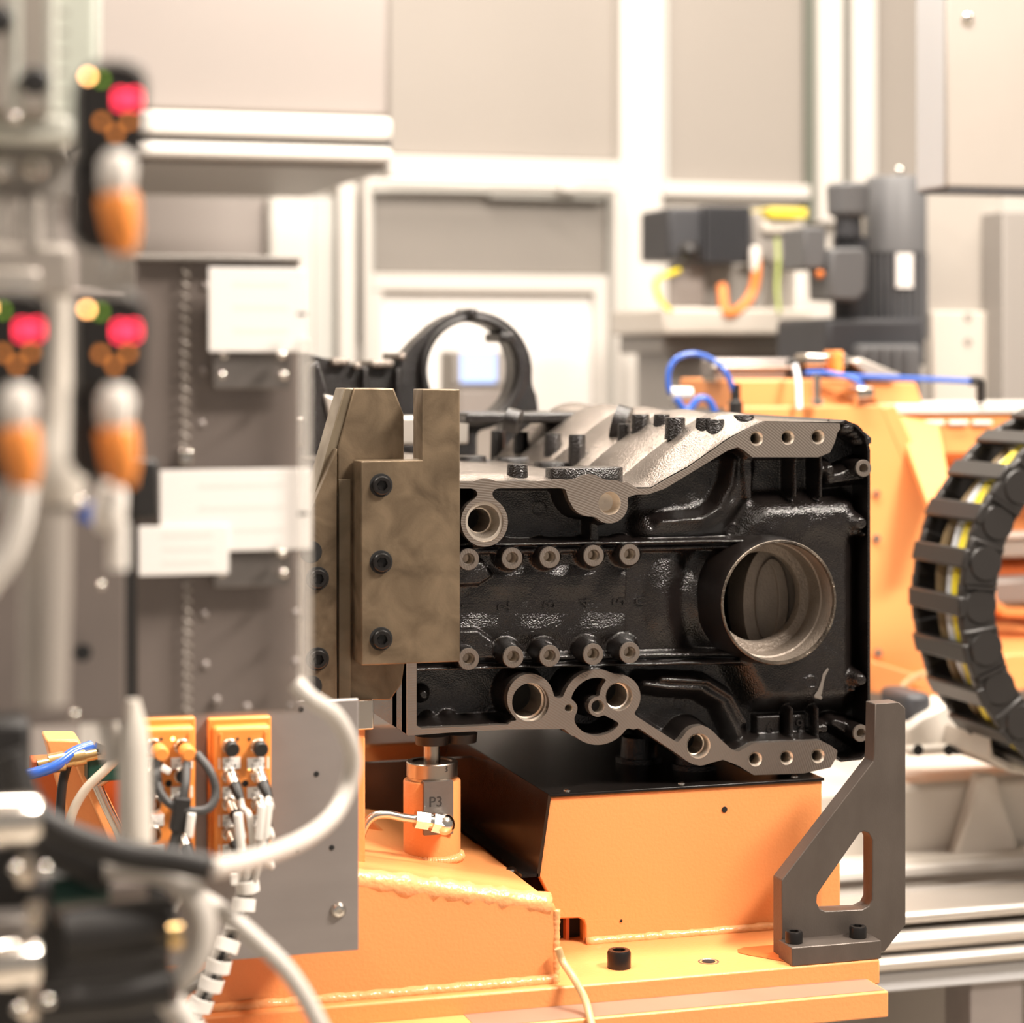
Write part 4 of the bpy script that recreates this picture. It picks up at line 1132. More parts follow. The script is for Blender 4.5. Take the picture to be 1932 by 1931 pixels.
wp(508, 372, 590, 900, 0.07, 'frame_white', 'frame_post', 0.004)
wp(512, 372, 519, 900, 0.075, 'frame_grey', 'frame_post')
wp(590, 372, 632, 900, 0.05, 'frame_grey', 'frame_post', 0.004)
wp(640, 345, 672, 900, 0.09, 'frame_white', 'frame_post', 0.004)
wp(1250, 372, 1750, 1100, 0.015, 'wall_white', 'wall_panel')
# ---- door: outer rail, upper panel, lower window
dr = put('door_1', pbox(700, 352, 1160, 1500, YW-0.04, YW), 'frame_white', None, 0.003); dr['kind'] = 'structure'
put('door_panel', pbox(702, 366, 1146, 516, YW-0.055, YW-0.04), 'panel_grey', dr)
g = G()
Yr = YW-0.12
put('door_rail', G().tube([U(692,1300,Yr), U(692,700,Yr), U(692,372,Yr), U(697,350,Yr), U(712,344,Yr), U(900,349,Yr), U(1140,356,Yr), U(1158,360,Yr), U(1165,378,Yr), U(1165,700,Yr), U(1165,1300,Yr)], 0.011, 12, 6), 'frame_white', dr)
put('door_rail_shadow', G().tube([U(700,1300,Yr+0.05), U(700,700,Yr+0.05), U(700,380,Yr+0.05), U(706,362,Yr+0.05), U(900,362,Yr+0.05), U(1135,368,Yr+0.05), U(1152,378,Yr+0.05), U(1154,700,Yr+0.05), U(1154,1300,Yr+0.05)], 0.007, 8, 6), 'frame_grey', dr)
put('door_closer', pbox(925, 362, 1140, 376, YW-0.10, YW-0.055), 'frame_grey', dr, 0.004)
put('closer_arm', pbox(1058, 338, 1090, 362, YW-0.14, YW-0.05), 'frame_white', dr, 0.004)
for (a, b, c, d) in ((700,518,1150,550),(700,550,722,1300),(1122,550,1150,1300)):
    put('window_frame', pbox(a, b, c, d, YW-0.075, YW-0.04), 'frame_white', dr, 0.003)
put('window_gasket', pbox(716, 549, 1126, 556, YW-0.060, YW-0.04), 'cable_beige', dr)
# the lit room seen through the lower window: pale pane of the door
put('window_pane', pbox(722, 556, 1122, 1300, YW-0.045, YW-0.04), 'paper', dr)
# ---- control terminal with lit screen, seen through the casting ring
YT = 3.0
hm = thing('control_terminal', 'grey control terminal with lit blue screen seen through the black ring', 'control panel', UZ(910, 1100, 0.0) if False else Vector((U(910, 800, YT).x, YT, 0.0)))
put('housing', pbox(852, 662, 968, 800, YT, YT+0.12), 'box_beige', hm, 0.006)
put('bezel', pbox(856, 664, 952, 726, YT-0.012, YT), 'machine_grey', hm, 0.003)
put('screen', pbox(870, 667, 936, 722, YT-0.016, YT-0.012), 'screen_blue', hm)
put('keypad', pbox(866, 736, 945, 790, YT-0.010, YT), 'hood_grey', hm, 0.003)
put('stand', G().box((U(880, 800, YT).x, YT+0.01, 0), (U(950, 800, YT).x, YT+0.1, U(900, 798, YT).z)), 'box_beige', hm, 0.01)
# ---- grey machine hood at upper left
YH = 2.3
hd = thing('machine_hood', 'wide beige-grey sheet hood with bright lower lips at upper left', 'machine hood', U(450, 300, YH))
put('hood_panel', pbox(170, -80, 735, 212, YH, YH+0.5), 'hood_grey', hd, 0.01)
put('hood_lip', pbox(170, 212, 742, 258, YH-0.05, YH+0.5), 'frame_white', hd, 0.012)
put('hood_groove', pbox(170, 258, 738, 270, YH-0.02, YH+0.5), 'motor_dark', hd)
put('hood_lip', pbox(170, 270, 742, 300, YH-0.06, YH+0.5), 'frame_white', hd, 0.012)
put('hood_soffit', pbox(170, 300, 735, 312, YH-0.02, YH+0.9), 'machine_grey', hd)
put('hood_post', G().box((U(170, 0, YH).x-0.3, YH+0.2, 0), (U(170, 0, YH).x, YH+0.5, U(170, 312, YH).z)), 'hood_grey', hd)
# ---- grey switch box at upper right
YB = 1.25
sb = thing('switch_cabinet', 'large grey sheet cabinet hanging at the upper right corner', 'cabinet', U(1860, 358, YB))
put('door', pbox(1786, -80, 2080, 356, YB, YB+0.012), 'box_beige', sb, 0.004)
put('body', G().box((U(1788, 0, YB).x, YB+0.012, U(1860, 354, YB).z), (U(2090, 0, YB).x, YB+0.125, U(1860, -80, YB).z)), 'box_blue_grey', sb, 0.004)
put('bottom_gasket', G().box((U(1790, 0, YB).x, YB+0.002, U(1860, 361, YB).z), (U(2090, 0, YB).x, YB+0.11, U(1860, 355, YB).z)), 'motor_dark', sb)
put('lock', G().lathe([(0, 0.011), (0.004, 0.011), (0.006, 0.008), (0.003, 0.006), (0.003, 0.0001)], U(1825, 36, YB), (0, -1, 0), 20), 'chrome', sb)
put('hanger', G().box((U(1900, 0, YB).x, YB+0.03, U(1860, -90, YB).z), (U(1960, 0, YB).x, YB+0.11, 4.6)), 'box_blue_grey', sb)
# ---- pale machine column and doors behind on the right
YC = 2.2
mc = thing('machine_column', 'tall pale machine column behind the grey gear motor', 'machine', Vector((U(1830, 700, YC).x, YC, 0)))
put('column', G().box((U(1738, 0, YC).x, YC, 0), (U(1893, 0, YC).x, YC+0.4, U(1800, 362, YC).z)), 'column_beige', mc, 0.005)
put('cover', G().box((U(1752, 0, YC).x, YC-0.02, U(1800, 780, YC).z), (U(1888, 0, YC).x, YC, U(1800, 588, YC).z)), 'machine_white', mc, 0.004)
put('side_door', G().box((U(1893, 0, YC-0.1).x, YC-0.1, 0), (U(2100, 0, YC-0.1).x, YC+0.3, U(1920, 398, YC-0.1).z)), 'machine_grey', mc, 0.004)
put('side_strip', G().box((U(1888, 0, YC).x, YC-0.06, 0), (U(1896, 0, YC).x, YC+0.1, U(1920, 398, YC-0.1).z)), 'panel_beige', mc)
for y in (598, 645): put('screw', G().lathe([(0, 0.010), (0.004, 0.008), (0.004, 0.0001)], U(1826, y, YC-0.02), (0, -1, 0), 14), 'machine_grey', mc)
# ---- big gear motor
YG = 1.9
gm = thing('gear_motor', 'large dark grey gear motor with terminal box standing upright', 'motor', U(1660, 760, YG))
cg = U(1690, 500, YG+0.14); sg = pxm(cg)
def zg(py): return U(1690, py, YG+0.14).z
put('motor_body', G().lathe([(0, 54*sg), (zg(478)-zg(690), 54*sg)], (cg.x, cg.y, zg(690)), (0, 0, 1), 40), 'motor_dark', gm)
for k in range(26):
    a = 2*PI*k/26
    rot = Matrix.Rotation(a, 3, 'Z'); put('cooling_fin', G().obox(Vector((cg.x, cg.y, (zg(480)+zg(640))/2)) + rot @ Vector((56*sg, 0, 0)), (4*sg, 1.2*sg, (zg(480)-zg(640))/2), rot), 'motor_grey', gm)
put('fan_cowl', G().lathe([(0, 58*sg), (zg(345)-zg(478), 58*sg), (zg(335)-zg(478), 52*sg), (zg(335)-zg(478), 0.0001)], (cg.x, cg.y, zg(478)), (0, 0, 1), 40, True), 'motor_grey', gm)
put('rating_plate', pbox(1692, 478, 1722, 543, YG+0.14-60*sg, YG+0.14-56*sg), 'paper', gm)
put('bright_knob', G().ball(U(1697, 322, YG+0.1), 9*sg, 14), 'chrome', gm)
cb2 = U(1600, 400, YG+0.08)
put('brake_cover', G().lathe([(0, 30*sg), (8*sg, 38*sg), (56*sg, 40*sg), (62*sg, 34*sg), (62*sg, 0.0001)], (cb2.x, cb2.y, U(1600, 410, YG+0.08).z), (0, 0, 1), 32, True), 'motor_grey', gm)
put('brake_stem', G().lathe([(0, 26*sg), (40*sg, 24*sg)], (cb2.x, cb2.y, U(1600, 448, YG+0.08).z), (0, 0, 1), 24), 'motor_dark', gm)
put('terminal_box', G().prism(pxpoly([(1568,480),(1576,468),(1630,468),(1638,480),(1636,548),(1618,568),(1570,565)], YG), YG, YG+0.12), 'motor_grey', gm, 0.006)
put('side_box', pbox(1518, 428, 1560, 508, YG+0.02, YG+0.14), 'motor_grey', gm, 0.006)
put('gear_case', pbox(1560, 600, 1745, 690, YG+0.03, YG+0.3), 'motor_dark', gm, 0.012)
put('gear_neck', G().cyl(U(1605, 610, YG+0.1), U(1605, 448, YG+0.1), 34*sg, n=28), 'motor_dark', gm)
put('output_flange', pbox(1620, 650, 1740, 760, YG, YG+0.25), 'motor_grey', gm, 0.01)
put('gear_foot', G().box((U(1570, 700, YG+0.1).x, YG+0.1, 0), (U(1740, 700, YG+0.1).x, YG+0.4, U(1650, 700, YG+0.1).z)), 'motor_dark', gm, 0.01)
for k in range(5): put('case_rib', pbox(1625+k*22, 655, 1633+k*22, 740, YG-0.015, YG), 'motor_grey', gm, 0.003)
put('sensor_ring', G().ball(U(1547, 518, YG+0.02), 8*sg, 12), 'cable_orange', gm)
# ---- small servo drive on its console
YS = 2.6
sv = thing('servo_drive', 'small dark servo motor with yellow tag on a pale console', 'motor', Vector((U(1390, 640, YS).x, YS, 0)))
put('motor_block', pbox(1262, 392, 1336, 490, YS, YS+0.2), 'motor_dark', sv, 0.008)
put('motor_body', pbox(1330, 388, 1420, 496, YS-0.02, YS+0.2), 'motor_dark', sv, 0.008)
for k in range(9): put('cooling_fin', pbox(1334+k*9.5, 390, 1338+k*9.5, 494, YS-0.035, YS-0.02), 'motor_dark', sv)
put('flange', pbox(1420, 400, 1452, 490, YS+0.02, YS+0.2), 'machine_grey', sv, 0.006)
put('gear_head', pbox(1440, 416, 1512, 440, YS, YS+0.2), 'machine_white', sv, 0.006)
put('gear_case', pbox(1452, 440, 1494, 496, YS+0.02, YS+0.2), 'machine_grey', sv, 0.008)
put('yellow_tag', pbox(1452, 392, 1524, 412, YS-0.02, YS+0.12), 'tag_yellow', sv, 0.004)
put('dark_plug', G().ball(U(1300, 476, YS-0.06), 0.027, 14), 'plastic_black', sv)
put('bracket', pbox(1500, 430, 1516, 590, YS+0.0, YS+0.2), 'frame_white', sv, 0.004)
put('clear_guard', pbox(1262, 498, 1330, 580, YS+0.05, YS+0.06), 'hood_grey', sv, 0.004)
put('shadow_plate', pbox(1330, 500, 1440, 582, YS+0.10, YS+0.12), 'machine_grey', sv, 0.004)
put('console', pbox(1252, 582, 1532, 632, YS-0.08, YS+0.3), 'machine_white', sv, 0.008)
put('console_under', pbox(1252, 632, 1532, 668, YS-0.02, YS+0.3), 'machine_grey', sv, 0.008)
put('console_leg', G().box((U(1270, 660, YS).x, YS+0.02, 0), (U(1500, 660, YS).x, YS+0.25, U(1390, 668, YS).z)), 'machine_grey', sv)
tag(put('orange_cable', G().tube([U(1424,470,YS-0.05), U(1427,510,YS-0.06), U(1420,550,YS-0.06), U(1400,580,YS-0.07), U(1370,590,YS-0.08), U(1362,540,YS-0.04)], 0.012, 12, 8), 'cable_orange'), 'thick orange power cable curving below the small servo motor', 'cable')
tag(put('yellow_cable', G().tube([U(1282,510,YS-0.05), U(1256,520,YS-0.06), U(1238,530,YS-0.07), U(1240,556,YS-0.07), U(1256,580,YS-0.07), U(1264,586,YS-0.085)], 0.006, 12, 8), 'cable_yellow'), 'yellow cable loop beside the white frame post', 'cable')
tag(put('green_cable', G().tube([U(1466,450,YS-0.03), U(1468,500,YS-0.04), U(1466,545,YS-0.05), U(1470,590,YS-0.085)], 0.0045, 10, 8), 'cable_green'), 'thin yellow-green earth cable hanging right of the orange cable', 'cable')
tag(put('white_connector', G().lathe([(0, 0.010), (0.02, 0.012), (0.05, 0.012), (0.06, 0.009)], U(1424, 512, YS-0.06), (0, 0, 1), 16, True, True), 'white_plastic', ), 'white connector sleeve on the orange power cable', 'connector')

# ================================================================= second casting: ring with a saddle arm
YR = 0.95
def f_ring(x, y):
    ring = np.maximum(s_ell(x, y, 892, 700, 112, 113), -s_ell(x, y, 888, 699, 84, 92))
    foot = s_poly(x, y, [(930,700),(985,690),(1012,745),(1016,775),(1030,800),(1030,900),(940,900),(955,790),(968,740)])
    arm = s_poly(x, y, [(560,660),(598,672),(640,684),(700,694),(750,682),(785,645),(822,620),(805,690),(812,740),(850,788),(900,800),(900,900),(560,900)])
    d = smin(ring, arm, 14); d = smin(d, foot, 10)
    return np.maximum(d, -s_ell(x, y, 888, 699, 83, 91))
cr = thing('ring_casting', 'black cast housing with tall open ring and saddle arm behind the block', 'casting', U(820, 900, YR))
put('ring_body', loops_prism(contours(f_ring, 540, 570, 1050, 910, 2.0), YR, YR, YR+0.05), 'cast_black', cr, bevel=0.004)
def f_lip(x, y): return np.maximum(s_ell(x, y, 890, 699, 100, 104), -s_ell(x, y, 888, 699, 86, 93)) 
put('ring_lip', loops_prism(contours(f_lip, 780, 580, 1000, 815, 2.0), YR, YR-0.016, YR+0.002), 'cast_black', cr, bevel=0.003)
for x0, y0, x1, y1 in ((886,582,902,600),(944,628,972,646)):
    put('ring_lug', pbox(x0, y0, x1, y1, YR-0.03, YR+0.06), 'cast_black', cr, 0.004)
for x0, x1, y0 in ((626,660,676),(668,684,684),(700,745,680),(752,768,666)):
    put('saddle_pad', pbox(x0, y0, x1, y0+14, YR-0.02, YR+0.09), 'cast_top_sheen', cr, 0.004)
for x in (686, 748): put('saddle_rib', pbox(x, 694, x+10, 860, YR-0.02, YR), 'cast_black', cr, 0.004)
put('ring_stand', G().box((U(580, 900, YR).x, YR+0.01, 0.8), (U(1030, 900, YR).x, YR+0.09, U(800, 895, YR).z)), 'machine_grey', cr)
put('ring_stand_leg', G().box((U(700, 900, YR).x, YR+0.02, 0.0), (U(900, 900, YR).x, YR+0.08, 0.8)), 'machine_grey', cr)
tag(put('aluminium_bar', pbox(540, 787, 884, 840, 0.70, 0.76), 'aluminium_bright', bevel=0.003), 'pale aluminium bar crossing behind the brown steel stop', 'rail')
blf = thing('clamp_arm', 'black clamp arm with silver highlights behind the brown stop', 'clamp', U(600, 900, 0.62))
put('arm', G().prism(pxpoly([(575,690),(596,680),(612,740),(640,800),(640,900),(575,900)], 0.66), 0.64, 0.68), 'cast_black', blf, 0.003)
put('silver_insert', G().prism(pxpoly([(612,745),(640,752),(646,785),(622,790)], 0.63), 0.63, 0.66), 'aluminium_bright', blf, 0.003)
put('clamp_post', pbox(576, 880, 700, 1350, 0.64, 0.70), 'cast_black', blf, 0.003)

# ================================================================= neighbouring orange station
YO = 1.10
st = thing('orange_station', 'orange painted machine station with sloping gusset behind the block', 'machine', Vector((U(1650, 1310, YO).x, YO, 0.0)))
put('face_panel', G().prism(pxpoly([(1375,768),(1678,764),(1755,945),(1770,1000),(1770,1290),(1640,1262),(1375,1262)], YO), YO, YO+0.02), 'orange', st, 0.003)
put('panel_edge', G().prism(pxpoly([(1662,768),(1690,764),(1790,985),(1752,985)], YO-0.002), YO-0.002, YO+0.04), 'orange', st, 0.003)
ga, gb_, gc, gd = U(1690, 782, YO+0.05), U(1772, 800, YO+0.05), U(1806, 985, YO-0.14), U(1764, 985, YO-0.14)  # tilt added so the gusset face catches more overhead light
g = G(); nb = Vector((0, 0.012, -0.006))
g.add([ga, gb_, gc, gd, ga+nb, gb_+nb, gc+nb, gd+nb], [(0,1,2,3),(7,6,5,4),(0,4,5,1),(1,5,6,2),(2,6,7,3),(3,7,4,0)])
put('gusset', g, 'orange', st, 0.002)
put('top_box', pbox(1382, 716, 1620, 772, YO+0.05, YO+0.3), 'orange', st, 0.004)
put('top_wedge', G().prism(pxpoly([(1630,722),(1728,722),(1742,762),(1655,766)], YO+0.12), YO+0.12, YO+0.2), 'orange', st, 0.003)
put('top_shelf', G().box((U(1690, 770, YO+0.05).x, YO+0.05, U(1800, 781, YO+0.05).z), (U(2150, 770, YO).x, YO+0.3, U(1800, 763, YO+0.05).z)), 'frame_white', st, 0.003)
put('cross_beam', pbox(1690, 781, 2150, 856, YO+0.06, YO+0.2), 'orange', st, 0.004)
for k in range(4): put('beam_strip', pbox(1702+k*45, 794, 1738+k*45, 802, YO+0.05, YO+0.06), 'white_plastic', st, 0.002)
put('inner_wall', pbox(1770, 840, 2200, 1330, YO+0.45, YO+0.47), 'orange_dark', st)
put('roller', G().cyl(U(1850, 1076, YO+0.25), U(2100, 1066, YO+0.25), 0.022, n=24), 'orange_dark', st)
put('cross_rail', pbox(1840, 1014, 2150, 1050, YO+0.2, YO+0.26), 'box_beige', st, 0.004)
put('cross_rail_lip', pbox(1840, 1004, 2150, 1014, YO+0.19, YO+0.26), 'frame_white', st, 0.003)
put('pillar', pbox(1862, 950, 2150, 1005, YO+0.23, YO+0.3), 'orange', st, 0.004)
put('bearing_block', pbox(1868, 1088, 1990, 1145, YO+0.2, YO+0.3), 'hood_grey', st, 0.012)
put('bearing_rim', G().prism(pxpoly([(1852,1092),(1868,1092),(1872,1132),(1895,1146),(1990,1148),(1990,1165),(1885,1162),(1856,1140)], YO+0.2), YO+0.18, YO+0.3), 'orange', st, 0.004)
put('sloped_shelf', G().prism(pxpoly([(1640,1245),(1770,1285),(1900,1232),(2150,1232),(2150,1275),(1780,1318),(1640,1306)], YO-0.02), YO-0.03, YO+0.5), 'orange', st, 0.004)
put('base', G().box((U(1400, 1300, YO).x, YO+0.02, 0), (U(2150, 1300, YO).x, YO+0.5, U(1700, 1300, YO).z)), 'machine_grey', st)
put('foot_lug', pbox(1732, 1290, 1748, 1335, YO-0.05, YO), 'orange', st, 0.002)
for x, y in ((1652,932),(1652,1016),(1655,1232)): put('bolt_head', G().lathe([(0, 0.008), (0.005, 0.007), (0.005, 0.0001)], U(x, y, YO), (0, -1, 0), 14), 'zinc', st)
# small hardware on top of the station
def mini(name, label, cat, parts, group=None):
    t = thing(name, label, cat, parts[0][1]); 
    for nm, _, g_, m_, b_ in parts: put(nm, g_, m_, t, b_)
    return t
YN = YO+0.1
cyl_ = thing('air_cylinder', 'silver pneumatic cylinder lying on top of the orange station', 'air cylinder', U(1440, 718, YN))
put('tube', pbox(1345, 676, 1498, 716, YN, YN+0.06), 'aluminium', cyl_, 0.006)
put('end_cap', pbox(1488, 678, 1510, 718, YN-0.01, YN+0.07), 'plastic_black', cyl_, 0.004)
put('tie_rod', pbox(1345, 690, 1498, 696, YN-0.012, YN), 'aluminium_bright', cyl_, 0.002)
put('mount', pbox(1350, 714, 1500, 720, YN, YN+0.06), 'zinc', cyl_)
vt = thing('valve_cluster', 'small silver valve parts with black ends above the orange station', 'valve', U(1580, 722, YN))
put('body', pbox(1520, 668, 1600, 692, YN, YN+0.05), 'zinc', vt, 0.004)
put('coil', pbox(1576, 662, 1592, 706, YN-0.02, YN+0.03), 'orange_plastic', vt, 0.003)
put('bracket', G().prism(pxpoly([(1606,682),(1625,676),(1700,706),(1696,716),(1640,712)], YN), YN, YN+0.05), 'aluminium_bright', vt, 0.003)
put('base', pbox(1510, 692, 1640, 724, YN+0.02, YN+0.06), 'plastic_black', vt, 0.004)
put('stud', G().cyl(U(1541, 766, YN-0.12), U(1541, 706, YN-0.12), 0.006, n=12), 'zinc', vt)
put('stud_nut', G().cyl(U(1541, 764, YN-0.12), U(1541, 752, YN-0.12), 0.012, n=6), 'zinc', vt)
put('side_valve', pbox(1618, 730, 1650, 752, YN-0.12, YN-0.06), 'zinc', vt, 0.004)
for i, (pts, r, lab) in enumerate((
    ([(1388,776,YN-0.15),(1386,745,YN-0.15),(1370,705,YN-0.15),(1345,680,YN-0.14),(1310,668,YN-0.14),(1278,676,YN-0.14),(1262,700,YN-0.14),(1262,735,YN-0.14),(1270,745,YN-0.14)], 0.0048, 'blue air hose in a tall arch left of the orange station'),
    ([(1275,752,YN-0.16),(1295,775,YN-0.16),(1320,752,YN-0.16),(1340,760,YN-0.16),(1352,790,YN-0.16)], 0.006, 'blue air hose curled low beside the block top'),
    ([(1520,704,YN-0.06),(1560,704,YN-0.06),(1600,710,YN-0.06),(1700,714,YN-0.05),(1840,720,YN-0.05)], 0.005, 'long straight blue air hose over the orange station'),
    ([(1560,704,YN-0.08),(1600,712,YN-0.09),(1620,722,YN-0.1),(1632,738,YN-0.1)], 0.005, 'short blue air hose bending down to the side valve'))):
    tag(put('air_hose', G().tube([U(*p) for p in pts], r, 12, 8), 'blue_hose'), lab, 'hose', 'blue air hoses')
tag(put('hose_elbow', G().tube([U(1830,720,YN-0.05), U(1848,720,YN-0.05), U(1850,735,YN-0.05), U(1850,760,YN-0.05)], 0.008, 12, 4), 'plastic_black'), 'black elbow fitting at the right end of the long blue hose', 'fitting')
tag(put('hose_union', G().cyl(U(1265,742,YN-0.14), U(1305,742,YN-0.14), 0.010, n=16), 'white_plastic', bevel=0.002), 'white push-in union at the foot of the arched blue hose', 'fitting')
tag(put('hose_union', G().lathe([(0, 0.012), (0.02, 0.012), (0.024, 0.008), (0.05, 0.008)], U(1388, 782, YN-0.15), (0, 0, 1), 16), 'plastic_black'), 'black push-in union at the block end of the arched blue hose', 'fitting')
tag(put('clear_tube', G().tube([U(1500,690,YN-0.08), U(1506,720,YN-0.1), U(1508,772,YN-0.12)], 0.005, 10, 6), 'cable_pale'), 'pale clear tube dropping from the silver air cylinder', 'tube')
tag(put('drain_tube', G().tube([U(1758,1268,YO-0.06), U(1725,1278,YO-0.07), U(1700,1300,YO-0.08), U(1690,1330,YO-0.08)], 0.006, 10, 8), 'clear_hose'), 'thin amber tube bending down under the orange station', 'tube')

# ================================================================= energy chain
YE0, YE1 = 0.50, 0.66                        # front and rear side plates
Cb = U(2040, 1110, YE1); Rb = Cb.x-U(1716, 1110, YE1).x
Ri = Rb-0.062
ch = thing('energy_chain', 'black plastic cable drag chain bent in a wide arc at the right edge', 'cable chain', (Cb.x-Rb, (YE0+YE1)/2, Cb.z))
NL = 15; da = math.radians(205)/NL
def arcp(R_, a): return Cb.x + R_*math.cos(a), Cb.z + R_*math.sin(a)
def link_pts(k, R0, R1, e=0.5):
    a0 = math.radians(78) + k*da; pts = []
    for j in range(5): pts.append(arcp(R1, a0+da*(j/4)*1.06))
    for j in range(4, -1, -1): pts.append(arcp(R0, a0+da*(j/4)*1.06))
    return pts
for k in range(NL):
    am = math.radians(78)+(k+0.5)*da
    for y0, y1, nm in ((YE0, YE0+0.016, 'side_plate'), (YE1-0.016, YE1, 'side_plate')):
        off = 0.003 if k % 2 else 0
        o = put(nm, G().prism(link_pts(k, Ri+0.004, Rb-0.002), y0+off, y1+off), 'chain_black', ch, bevel=0.004)
        if y0 == YE0:
            cx_, cz_ = arcp((Ri+Rb)/2-0.002, am)
            put('pivot', G().lathe([(0, 0.026), (0.003, 0.024), (0.003, 0.0001)], (cx_, y0+off, cz_), (0, -1, 0), 22), 'chain_black', o)
            ca, cz2 = arcp((Ri+Rb)/2, am-da*0.42)
            rot = Matrix.Rotation(-(am-da*0.42), 3, 'Y')
            put('joint_rib', G().obox((ca, y0-0.001, cz2), (0.024, 0.002, 0.0022), rot), 'chain_black', o)
    cx_, cz_ = arcp(Rb-0.004, am); rot = Matrix.Rotation(-am, 3, 'Y')
    put('crossbar', G().obox((cx_, (YE0+YE1)/2, cz_), (0.007, (YE1-YE0)/2, 0.0145), rot), 'chain_black', ch, bevel=0.003)
for i, (dy, dr, r, mt, lab) in enumerate(((0.055, 0.020, 0.010, 'cable_brown', 'brown cable inside the drag chain'), (0.085, 0.018, 0.009, 'cable_pale', 'white cable inside the drag chain'),
        (0.11, 0.017, 0.012, 'cable_yellow', 'yellow cable inside the drag chain'), (0.138, 0.019, 0.009, 'cable_blue', 'blue cable inside the drag chain'))):
    P = []
    for j in range(26):
        a = math.radians(78)+math.radians(205)*j/25
        rr = Rb-dr-0.004-0.012*(0.5+0.5*math.sin(j*1.1+i*2))*0.4
        P.append(Vector((Cb.x+rr*math.cos(a), YE1-dy+0.006*math.sin(j*0.7+i), Cb.z+rr*math.sin(a))))
    tag(put('chain_cable', G().tube(P, r, 10, 2), mt), lab, 'cable', 'cables in the drag chain')
tag(put('chain_strap', G().prism([arcp(Ri-0.001, a) for a in np.linspace(PI*0.6, PI*1.3, 20)]+[arcp(Ri+0.004, a) for a in np.linspace(PI*1.3, PI*0.6, 20)], YE0+0.02, YE1-0.02), 'chain_black'), 'dark inner liner strip of the drag chain bend', 'liner')

# ================================================================= white machine bed and aluminium profiles at lower right
YM = 0.75
bed = thing('machine_bed', 'cream painted machine bed with stepped front right of the fixture', 'machine bed', Vector((U(1700, 1800, YM).x, YM, 0)))
zt_ = U(1750, 1480, YM).z
put('bed_body', G().box((U(1480, 1500, YM).x, YM, U(1700, 1625, YM).z), (U(2300, 1500, YM).x, YM+0.35, zt_)), 'machine_white', bed, 0.012)
put('bed_step', G().box((U(1400, 1500, YM-0.05).x, YM-0.05, U(1750, 1700, YM-0.05).z), (U(2300, 1500, YM).x, YM+0.35, U(1750, 1622, YM-0.05).z)), 'machine_white', bed, 0.012)
put('bed_gusset', G().prism(pxpoly([(1850,1462),(1880,1462),(1925,1610),(1800,1625)], YM-0.03), YM-0.03, YM), 'machine_white', bed, 0.006)
put('bed_lip', G().box((U(1400, 1500, YM-0.06).x, YM-0.062, U(1750, 1655, YM-0.06).z), (U(2300, 1500, YM).x, YM-0.05, U(1750, 1632, YM-0.06).z)), 'frame_white', bed, 0.005)
put('bed_plinth', G().box((U(1450, 1500, YM).x, YM+0.02, 0.0), (U(2300, 1500, YM).x, YM+0.33, U(1750, 1698, YM-0.05).z)), 'box_beige', bed)
put('guide_plate', G().prism(pxpoly([(1712,1378),(1738,1355),(1800,1322),(1838,1392),(1830,1420),(1712,1425)], YM-0.02), YM-0.02, YM+0.05), 'machine_white', bed, 0.005)
put('guide_slot', pbox(1716, 1408, 1850, 1424, YM-0.045, YM-0.02), 'machine_white', bed, 0.003)
for x in (1732, 1790): put('slot_hole', G().lathe([(0, 0.009), (0.0005, 0.009), (0.0005, 0.0001)], U(x, 1416, YM-0.045), (0, -1, 0), 18), 'void_black', bed)
put('slot_gap', pbox(1800, 1406, 1835, 1424, YM-0.048, YM-0.04), 'plastic_black', bed)
put('dark_motor', pbox(1712, 1310, 1760, 1400, YM+0.0, YM+0.1), 'motor_dark', bed, 0.01)
put('chain_tray', G().prism(pxpoly([(1832,1380),(1838,1412),(1880,1430),(2100,1462),(2100,1476),(1870,1445),(1828,1420)], YM-0.1), YM-0.16, YM+0.1), 'aluminium_bright', bed, 0.002)
rp = thing('conveyor_profile', 'pale slotted aluminium profile running along the lower right', 'profile', Vector((U(1800, 1900, 0.30).x, 0.5, 0)))
YQ = 0.50
def strip(y0, y1, Y, m, nm, thick=0.1, bev=0.003):
    xa, xb = U(1300, 1800, Y).x, U(2400, 1800, Y).x
    put(nm, G().box((xa, Y, U(1800, y1, Y).z), (xb, Y+thick, U(1800, y0, Y).z)), m, rp, bev)
strip(1702, 1718, YQ+0.06, 'machine_grey', 'slot')
strip(1716, 1738, YQ+0.02, 'aluminium_bright', 'flange', 0.12, 0.006)
strip(1738, 1756, YQ+0.05, 'box_beige', 'slot')
strip(1754, 1792, YQ+0.01, 'aluminium_bright', 'web', 0.12, 0.014)
strip(1790, 1802, YQ+0.04, 'machine_grey', 'slot')
strip(1800, 1826, YQ+0.0, 'aluminium_bright', 'flange', 0.12, 0.008)
strip(1826, 1862, YQ+0.02, 'box_blue_grey', 'face', 0.12, 0.003)
put('leg', G().box((U(1850, 1860, YQ).x, YQ+0.03, 0), (U(1950, 1860, YQ).x, YQ+0.11, U(1800, 1862, YQ).z)), 'aluminium', rp, 0.003)
# ================================================================= blurred foreground on the left: sensors, tubes, labelled plates
def fb(x0, y0, x1, y1, dep, thick):                 # box seen as that pixel rectangle at that camera distance
    Y = UD((x0+x1)/2, (y0+y1)/2, dep).y
    return pbox(x0, y0, x1, y1, Y, Y+thick)
def fp(px, py, dep): return UD(px, py, dep)
def ftube(pts, dep, rpx, n=14, sub=8):
    return G().tube([fp(p[0], p[1], p[2] if len(p) > 2 else dep) for p in pts], rpx*dep/F, n, sub)
DS = 1.16; SS = DS/F

